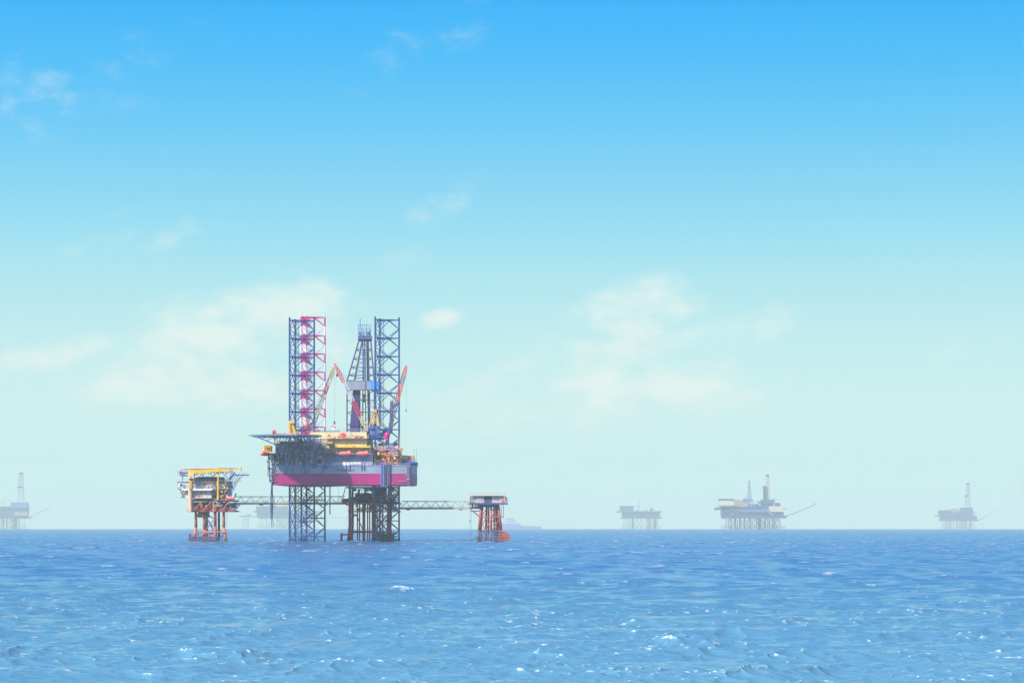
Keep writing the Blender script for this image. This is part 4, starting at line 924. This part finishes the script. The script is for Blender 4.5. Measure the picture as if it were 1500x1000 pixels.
for y in (-8, 8):
    for a, b in (((704, 745), (712, 757)), ((713, 745), (704, 757)), ((703, 760), (711, 776)), ((711, 760), (702, 776)), ((728, 745), (720, 757)), ((720, 745), (730, 757)), ((720, 760), (731, 776)), ((731, 760), (721, 776)), ((712, 758), (720, 776)), ((720, 758), (712, 776))): br.tube(Q(*a, y), Q(*b, y), .2, n=5, m=0)
    for py, a, b in ((757, 702.7, 732.5), (777, 700.5, 735), (787, 696, 738)): br.tube(Q(a, py, y), Q(b, py, y), .32, n=6, m=1 if py > 758 else 0)
    for k in range(8): a = 700 + k * 4.6; br.tube(Q(a, 777, y), Q(a + 3.6, 797, y), .18, m=1); br.tube(Q(a + 3.6, 777, y), Q(a, 797, y), .18, m=1)
    br.tube(Q(691.5, 747, y), Q(702, 756, y), .3, m=0); br.tube(Q(689, 748, y), Q(704, 748, y), .25, m=1)
build_each(br, 'bracing', ['rust', 'violet'], sp3, .5)
dk = MB(); QB(dk, 686, 744, 736.2, 738.2, -11, 11, 0); QB(dk, 701, 731, 738.4, 742, -9, 9, 2); dk.rail([Q(686, 736.2, -11), Q(744, 736.2, -11)], 1.1, 1.6, .06, 1); QB(dk, 688, 703, 743, 744.6, -6, 4, 2); dk.clutter(f3.X(690), f3.X(703), -7, 0, f3.Z(744), f3.Z(738), 16, 90, (1, 2), 1.1, .6); dk.build('deck', ['violet', 'lavender', 'navy'], sp3)
hs = MB(); QB(hs, 690, 709.3, 726, 736, -9, 9, 0); QB(hs, 709.3, 720.7, 726, 736, -6.5, 9, 1); QB(hs, 720.7, 740.3, 726, 736, -9, 9, 0); QB(hs, 686.5, 690, 727.5, 735.8, -8, 3, 2)
house = hs.build('deckhouse', ['palewall', 'navy', 'palewall'], sp3)
w = MB(); QB(w, 698.5, 708, 730, 732.3, -9.2, -9.02, 0); QB(w, 722, 731, 730, 731.5, -9.2, -9.02, 1); QB(w, 688.6, 690, 727, 736, -9.3, -8.9, 2)
for px in (692, 696, 702, 706, 725, 729.5, 734): QB(w, px, px + .35, 726.4, 735.6, -9.12, -9.02, 0)
w.tube(Q(712, 728, -6.9), Q(720, 735.5, -6.9), .22, m=0); w.tube(Q(713.5, 726.5, -6.9), Q(713.5, 736, -6.9), .18, m=1); build_each(w, 'wall_panel', ['lavender', 'bluegrey', 'navy'], house)
rf = MB(); QB(rf, 688, 740.6, 724.2, 725.8, -10.5, 10.5, 0); rf.rail([Q(688, 724.2, -10.4), Q(739.5, 724.2, -10.4)], .85, 1.6, .06, 1); rf.rail([Q(688, 724.2, 10.4), Q(739.5, 724.2, 10.4)], .85, 1.6, .06, 1)
for px in (688.5, 691.5, 739): rf.tube(Q(px, 736, -10.4), Q(px, 720.8, -10.4), .16, m=1)
rf.clutter(f3.X(736), f3.X(744), -10, -6, f3.Z(736), f3.Z(727), 16, 91, (0, 1, 2), .9, .5); rf.build('roof', ['palewall', 'palewall', 'signal'], sp3)
bl = MB()
for px in (732.5, 736.5, 740, 743.5, 746.3): bl.tube(Q(px, 777 + max(0, px - 740) * .9, -9), Q(px, 797, -9), .28, m=0)
for py in (778, 782, 786, 790): bl.tube(Q(730, py, -9), Q(746.3 if py > 781 else 742, py, -9), .26, m=0); bl.tube(Q(743, py + 2, -9), Q(743, py + 2, -3), .2)
bl.clutter(f3.X(732), f3.X(746), -9, -5, f3.Z(795), f3.Z(778), 36, 92, (0, 1), .9, .6); build_each(bl, 'boat_landing', ['rust', 'jacketorange'], sp3, .5)
rp = MB()
for px, e, r in ((688.3, 787, .05), (690.4, 788, .06), (735, 757, .12), (737.6, 757, .12)): rp.tube(Q(px, 738, -9), Q(px, e, -9), r, n=5)
rp.ball(Q(688.3, 763, -9), .35); rp.tube(Q(732, 757, -9), Q(738, 757, -9), .2); build_each(rp, 'rope', 'rope', sp3)

# ------------------------------------------------------------------ far platforms, in the haze
def tower(mb, f, l0, r0, y0, l1, r1, y1, n, m=0, r=.35, dep=5):
    def c(t):
        l = l0 + (l1 - l0) * t; rr_ = r0 + (r1 - r0) * t; py = y0 + (y1 - y0) * t; k = dep * ((r1 - l1) / (r0 - l0) * t + 1 - t)
        return [f.p(l, py, -k), f.p(rr_, py, -k), f.p(rr_, py, k), f.p(l, py, k)]
    for i in range(n):
        A = c(i / n); C = c((i + 1) / n)
        for k in range(4):
            mb.tube(A[k], C[k], r, n=5, m=m); mb.tube(C[k], C[(k + 1) % 4], r * .6, n=4, m=m); mb.tube(A[k], C[(k + 1) % 4], r * .55, n=4, m=m); mb.tube(A[(k + 1) % 4], C[k], r * .55, n=4, m=m)
def jacket(par, f, legs, pyt, deps, r, m='farsteel', spread=1.5, band=None, dense=()):
    for y in deps:
        for i, px in enumerate(legs):
            s = spread * (-1 if i % 2 == 0 else 1); mb = MB(); mb.tube(f.p(px, pyt, y), f.p(px + s, 778, y), r, r * 1.1, n=8); mb.build('leg', m, par)
    b = MB()
    for y in deps:
        for i in range(0, len(legs) - 1):
            a, c = legs[i], legs[i + 1]; b.tube(f.p(a, pyt + .5, y), f.p(c, 772, y), r * .75, n=5); b.tube(f.p(c, pyt + .5, y), f.p(a, 772, y), r * .75, n=5)
    rr = random.Random(int(legs[0]))
    for (a, c, n_) in dense:
        for k in range(n_): px = rr.uniform(a, c); b.tube(f.p(px, pyt, rr.choice(deps) * .8), f.p(px + rr.uniform(-1, 1), 778, rr.choice(deps) * .8), r * rr.uniform(.5, .9), n=5, m=1 if rr.random() < .5 else 0)
    if band:
        a, c, p0 = band
        for y in deps:
            for py in (p0, p0 + 2.2): b.tube(f.p(a, py, y), f.p(c, py, y), r * .7, n=5)
            k = a
            while k <= c: b.tube(f.p(k, p0 - .3, y), f.p(k, 778, y), r * .6, n=5); k += 3.2
    b.build('bracing', [m, 'farsteel'], par)
def blocks(par, f, name, lst, mats, clut=None, seed=0):
    mb = MB()
    for (a, b, c, d, y0, y1, m) in lst: f.box(mb, a, b, c, d, y0, y1, m)
    if clut:
        for (a, b, c, d, y0, y1, n_, ms) in clut: mb.clutter(f.X(a), f.X(b), y0, y1, f.Z(d), f.Z(c), n_, seed, ms, 4.5, .45)
    return mb.build(name, mats, par)
def flare(par, f, a, b, r, tip):
    mb = MB(); p = f.p(*a); q = f.p(*b)
    for o in (Vector((0, -1, -.8)), Vector((0, 1, -.8)), Vector((0, 0, .9))): mb.tube(p + o, q + o * .6, r, n=5)
    n_ = 14
    for i in range(n_): s = p.lerp(q, i / n_); e = p.lerp(q, (i + 1) / n_); mb.tube(s + Vector((0, -1, -.8)), e + Vector((0, 0, .9)), r * .6, n=4); mb.tube(s + Vector((0, 0, .9)), e + Vector((0, 1, -.8)), r * .6, n=4)
    for (px, py) in tip: mb.tube(q, f.p(px, py), r * 1.5, n=5); mb.tube(f.p(px, py), f.p(px, py) + Vector((0, 0, 2.2)), r * 2, r * 1.2, n=6)
    return mb.build('flare_boom', 'farsteel', par)
FARG = 'production platforms along the horizon'
f = Fr(1100, 7000); t = thing('production_platform', 'largest hazy platform on the horizon, two towers and a long flare boom', 'platform', f.loc, FARG)
blocks(t, f, 'deck', [(1058, 1152, 754.5, 758.5, -22, 22, 0), (1060, 1148, 749, 750.5, -22, 22, 0), (1047, 1065, 743, 746.5, -14, 8, 1), (1053, 1080, 740.5, 742, -18, 18, 0)], ['farsteel', 'farsteel'])
blocks(t, f, 'process_module', [(1057, 1127, 742, 754.3, -14, 20, 0), (1097, 1108, 737, 744, -12, 8, 1), (1084, 1127, 746, 748.8, -21, -16, 2), (1127, 1148, 750.7, 754.3, -18, 18, 0)], ['farsteel', 'bluegrey', 'bluegrey', 'farsteel', 'white'], [(1058, 1126, 741, 754, -22, -14, 150, (0, 1, 2, 0, 3)), (1066, 1120, 738, 744, -10, 0, 50, (0, 1, 2)), (1060, 1146, 750, 755, -22, -18, 60, (0, 2, 4))], 5)
blocks(t, f, 'topside_equipment', [(1060, 1146, 741.2, 742.4, -16, 6, 0), (1103, 1112, 738, 742, -8, 6, 0), (1136, 1143, 736, 741, -6, 6, 1)], ['farsteel', 'farsteel', 'farsteel'], [(1060, 1146, 737, 742, -16, 6, 60, (0, 1, 2)), (1096, 1120, 733, 740, -8, 4, 30, (0, 2)), (1108, 1136, 728, 736, -8, 4, 26, (0, 1)), (1056, 1150, 752, 760, -23, -20, 70, (0, 1, 2))], 55)
blocks(t, f, 'quarters_block', [(1053.5, 1075, 731.8, 740, -16, 16, 0), (1053, 1075.5, 730.2, 731.6, -18, 18, 1)], ['palewall', 'farsteel'])
blocks(t, f, 'quarters_block', [(1075.3, 1086, 731.6, 740, -16, 14, 0), (1086.2, 1096, 735, 740, -16, 14, 1), (1088, 1103, 730.5, 735, -10, 10, 2)], ['fartan', 'fartan', 'bluegrey'], [(1087, 1104, 728, 736, -12, -8, 20, (2,))], 8)
blocks(t, f, 'storage_module', [(1126, 1147, 741, 749.6, -18, 12, 0), (1112, 1134, 734, 737, -12, 10, 1), (1115, 1133, 731.3, 741, -8, 10, 1)], ['palewall', 'farsteel', 'farsteel'], [(1112, 1140, 735, 742, -14, -8, 24, (1, 2))], 9)
mb = MB(); tower(mb, f, 1094, 1101, 731, 1096.2, 1099, 718, 5, 0, .6); tower(mb, f, 1096.2, 1099, 718, 1097, 1098.4, 703.5, 5, 0, .5, 3); f.box(mb, 1095.5, 1099.6, 713.5, 714.5, -3, 3, 0); mb.build('mast', 'farsteel', t)
mb = MB(); tower(mb, f, 1121.5, 1127.6, 732, 1122.8, 1126.2, 697, 11, 0, .6); f.box(mb, 1122, 1126.6, 694.6, 697, -4, 4, 1); f.box(mb, 1123.6, 1125.4, 712, 732, -2, 2, 0); mb.build('derrick', ['fartan', 'farsteel'], t)
mb = MB(); tower(mb, f, 1118.5, 1123, 732, 1118.3, 1122.6, 714, 6, 0, .7); f.box(mb, 1117.6, 1122.8, 711.5, 714, -4, 4, 0); f.box(mb, 1119, 1122.4, 714, 732, -3, 3, 0); mb.build('exhaust_stack', 'farsteel', t)
mb = MB(); mb.tube(f.p(1128, 731.8, -8), f.p(1147, 731.2, -8), .5, n=5); mb.tube(f.p(1135, 740, -8), f.p(1135, 731, -8), .7); mb.tube(f.p(1151.5, 735, -8), f.p(1151.5, 746, -8), .15); f.box(mb, 1145, 1152, 744.6, 745.6, -10, 0); mb.build('crane', 'fartan', t)
flare(t, f, (1152, 755.8), (1192.5, 739.5), .45, ((1192.5, 736.5), (1195, 737.3)))
jacket(t, f, [1063.5, 1070, 1077, 1085, 1090, 1098, 1106, 1113, 1122, 1131, 1139, 1142.5], 758.5, (-16, 16), .75, 'farsteel', 1.2, (1057, 1150, 770.3), ((1066, 1076, 5), (1076, 1086, 14), (1090, 1108, 16), (1108, 1137, 40)))

f = Fr(1405, 10300); t = thing('production_platform', 'pale hazy platform furthest right on the horizon, one slim derrick', 'platform', f.loc, FARG)
blocks(t, f, 'deck', [(1377, 1433, 760.5, 762.8, -20, 20, 0), (1370.5, 1431, 754.6, 756, -20, 20, 0), (1424, 1431.5, 750, 751, -12, 12, 0)], ['farsteel'])
blocks(t, f, 'process_module', [(1376, 1426, 748, 754.5, -16, 18, 0), (1378, 1431, 756.1, 760.4, -16, 16, 1), (1376, 1394, 747, 748, -18, 18, 1)], ['farsteel', 'farsteel', 'bluegrey'], [(1376, 1430, 747, 761, -20, -16, 90, (0, 1, 2)), (1377, 1412, 743.5, 748, -10, 4, 34, (0, 1))], 15)
blocks(t, f, 'drilling_module', [(1407, 1425, 743, 748, -12, 12, 0)], ['farsteel', 'farsteel'], [(1407, 1425, 742, 748, -13, -12, 14, (0, 1))], 16)
blocks(t, f, 'quarters_block', [(1394, 1402, 744.5, 750, -17, 5, 0)], ['fartan', 'palewall'], [(1392, 1403, 742, 750, -18, -15, 14, (0, 1))], 17)
mb = MB(); tower(mb, f, 1413.5, 1421.5, 743, 1416.3, 1420, 709.5, 11, 0, .7); f.box(mb, 1416, 1420, 707.5, 709.5, -4, 4, 0); f.box(mb, 1413.5, 1419.5, 725, 726.5, -5, 5, 0); mb.tube(f.p(1418, 709, 0), f.p(1418, 705, 0), .3); mb.build('derrick', 'farsteel', t)
flare(t, f, (1433, 761.8), (1456, 749.3), .4, ((1455.5, 746.5), (1457, 747.5)))
jacket(t, f, [1381, 1385, 1391, 1397, 1403, 1409, 1415, 1421, 1427.5], 762.8, (-14, 14), .8, 'farsteel', 1.0, (1377, 1431, 772.5), ((1386, 1394, 12), (1400, 1424, 30)))

f = Fr(937, 10100); t = thing('production_platform', 'flat pale platform alone in the middle of the horizon with a single thin mast', 'platform', f.loc, FARG)
blocks(t, f, 'deck', [(903.5, 970, 748.3, 750.3, -20, 20, 0), (910, 970, 757.6, 759.4, -18, 18, 0)], ['farsteel'])
blocks(t, f, 'quarters_block', [(908, 928, 741.5, 748.2, -14, 14, 0), (907.5, 931.5, 740.6, 741.4, -16, 16, 1)], ['farsteel', 'farsteel'])
blocks(t, f, 'process_module', [(911, 966, 750.4, 757.5, -14, 16, 0), (928, 950, 748, 748.2, -8, 8, 1), (952.5, 956, 743.5, 748.2, -5, 5, 1)], ['farsteel', 'farsteel', 'bluegrey'], [(910, 968, 750.4, 757.6, -18, -14, 80, (0, 1, 2)), (930, 966, 745.3, 748.3, -8, 0, 36, (0, 1))], 25)
mb = MB(); tower(mb, f, 934.2, 936.6, 748, 935.2, 936, 735, 4, 0, .4, 3); mb.tube(f.p(935.5, 735, 0), f.p(935.5, 723, 0), .5, .25); mb.tube(f.p(929, 741.5, 0), f.p(933, 740.2, 0), .4); mb.build('mast', 'farsteel', t)
jacket(t, f, [914, 920, 927, 933.5, 940, 946.5, 952, 958, 964.5], 759.4, (-14, 14), .75, 'farsteel', 1.0, (910, 968, 770.5), ((922, 930, 10), (948, 962, 26)))

f = Fr(20, 10000); t = thing('production_platform', 'hazy platform with a lattice derrick cut off by the left edge of the view', 'platform', f.loc, FARG)
blocks(t, f, 'deck', [(-42, 43, 757, 759.3, -20, 20, 0), (-42, 42, 743, 744.2, -20, 20, 0)], ['farsteel'])
blocks(t, f, 'process_module', [(-38, 40, 744.3, 757, -16, 18, 0), (-38, 16, 741.3, 743, -14, 14, 1), (21, 41, 749.5, 755, -20, -16.2, 3)], ['farsteel', 'farsteel', 'bluegrey', 'fartan'], [(-38, 40, 743, 757, -20, -16, 110, (0, 1, 2)), (-30, 14, 736, 743, -10, 0, 26, (0, 3))], 35)
blocks(t, f, 'drilling_module', [(15.5, 40, 735.3, 742.9, -14, 14, 0)], ['bluegrey', 'farsteel'], [(16, 40, 735, 743, -15, -14, 16, (0, 1))], 36)
mb = MB(); tower(mb, f, 26, 35.5, 735.3, 28.5, 33.5, 693, 11, 0, .65); f.box(mb, 28.6, 33.6, 692, 693.6, -4, 4, 0); f.box(mb, 25.5, 33, 712.3, 714, -5, 5, 0); mb.tube(f.p(30.5, 692, 0), f.p(30.5, 689, 0), .3); mb.build('derrick', 'farsteel', t)
mb = MB(); mb.tube(f.p(6, 741, 0), f.p(6, 734.5, 0), .8); mb.tube(f.p(1, 738, 0), f.p(9, 729, 0), .5); mb.tube(f.p(12, 730, 0), f.p(16, 734, 0), .5); mb.build('crane', 'farsteel', t)
flare(t, f, (42, 758.3), (72, 743), .42, ((72.3, 740),))
jacket(t, f, [-34, -26, -18, -10, -2, 4, 10, 16, 22, 28, 36.3], 759.3, (-14, 14), .8, 'farsteel', 1.0, (-38, 41, 772), ((-20, 0, 16), (2, 28, 40)))

f = Fr(400, 10600); t = thing('production_platform', 'faintest bulky platform in the haze seen under the long tan footbridge', 'platform', f.loc, FARG)
blocks(t, f, 'deck', [(371, 470, 748, 750, -25, 25, 0), (378, 468, 757.5, 759.5, -25, 25, 0)], ['farsteel'])
blocks(t, f, 'process_module', [(375, 421, 741, 748, -20, 20, 1), (376, 464, 750.1, 757.4, -20, 20, 0), (440, 460, 744, 748, -15, 15, 0)], ['farsteel', 'farsteel'], [(375, 462, 741, 758, -24, -20, 90, (0, 1)), (380, 440, 736, 741, -8, 4, 30, (0, 1))], 45)
jacket(t, f, [382, 390, 398, 406, 416, 426, 436, 446, 456], 759.5, (-16, 16), .9, 'farsteel', 1.2, (378, 462, 769.5), ((405, 440, 30),))
f2 = Fr(360, 10600); t = thing('wellhead_platform', 'faint small three-legged platform in the haze beside the bulky one under the footbridge', 'platform', f2.loc, FARG)
blocks(t, f2, 'deck', [(351, 367, 754.8, 756.6, -12, 12, 0), (361, 367, 752.4, 754.6, -8, 8, 1)], ['farsteel', 'fartan'])
jacket(t, f2, [356, 360.3, 364.5], 756.6, (-8, 8), .7, 'farsteel', 1.5)
fbx = Fr(371, 10600); t = thing('footbridge', 'faint thin footbridge joining the two palest platforms in the haze', 'bridge', fbx.loc)
mb = MB(); 
for y in (-2, 2): mb.truss(fbx.p(367.2, 756.4, y), fbx.p(377.5, 757, y), 3.4, 5, .45, .3)
mb.build('truss', 'farsteel', t)
f4 = Fr(493, 10600); t = thing('footbridge', 'hair-thin distant bridge in the haze between the drilling rig legs', 'bridge', f4.loc)
mb = MB()
for y in (-2, 2): mb.truss(f4.p(468.5, 757.9, y), f4.p(520, 757.9, y), 2.4, 22, .4, .25)
mb.build('truss', 'farsteel', t)
mb = MB()
for px in (478.5, 507): mb.tube(f4.p(px, 757, 0), f4.p(px, 778, 0), .6)
mb.build('pier', 'farsteel', t)

# ------------------------------------------------------------------ supply ship on the horizon
f = Fr(765, 10200); t = thing('supply_ship', 'pale supply ship in the haze with its bridge forward and a long low deck', 'ship', f.loc)
hb = MB(); w = 7
def hsec(px, top, k): x = f.X(px); z = f.Z(top); return [(x, -w * k, -3), (x, w * k, -3), (x, w * k, z), (x, -w * k, z)]
secs = [hsec(730, 765.5, .05), hsec(735, 765.8, .6), hsec(742, 766.2, 1), hsec(762, 767.2, 1), hsec(764, 769.6, 1), hsec(793.5, 770.6, .95)]
vs = [v for s_ in secs for v in s_]; fs = [(0, 1, 2, 3), tuple(len(vs) - 4 + k for k in (3, 2, 1, 0))]
for i in range(len(secs) - 1):
    for k in range(4): a = i * 4 + k; b = i * 4 + (k + 1) % 4; fs.append((a, a + 4, b + 4, b))
hb._add(vs, fs, 0); hb.build('hull', 'bluegrey', t)
sb = MB()
for (a, b, c, d, y) in ((737, 762, 764.2, 767.4, 6), (738.5, 756, 761.8, 764.1, 5.5), (740, 753, 759.2, 761.7, 5), (742, 751, 757.6, 759.1, 3)): f.box(sb, a, b, c, d, -y, y, 0)
so = sb.build('superstructure', 'lavender', t)
wb = MB(); f.box(wb, 740.6, 752.4, 759.8, 760.8, -5.2, -5.02); f.box(wb, 740, 755, 762.6, 763.2, -5.7, -5.52); build_each(wb, 'window', 'glass', so)
mm_ = MB(); mm_.tube(f.p(746.3, 758, 0), f.p(746.3, 750.8, 0), .5, .2); mm_.tube(f.p(744, 755, 0), f.p(748.6, 755, 0), .25); f.box(mm_, 756, 758.5, 761, 764.2, -3, 0); mm_.build('mast', 'lavender', t)
cg = MB(); cg.clutter(f.X(766), f.X(792), -6, 4, f.Z(770.4), f.Z(767.4), 26, 95, (0, 1), 3, .2); cg.build('deck_cargo', ['lavender', 'tan'], t)
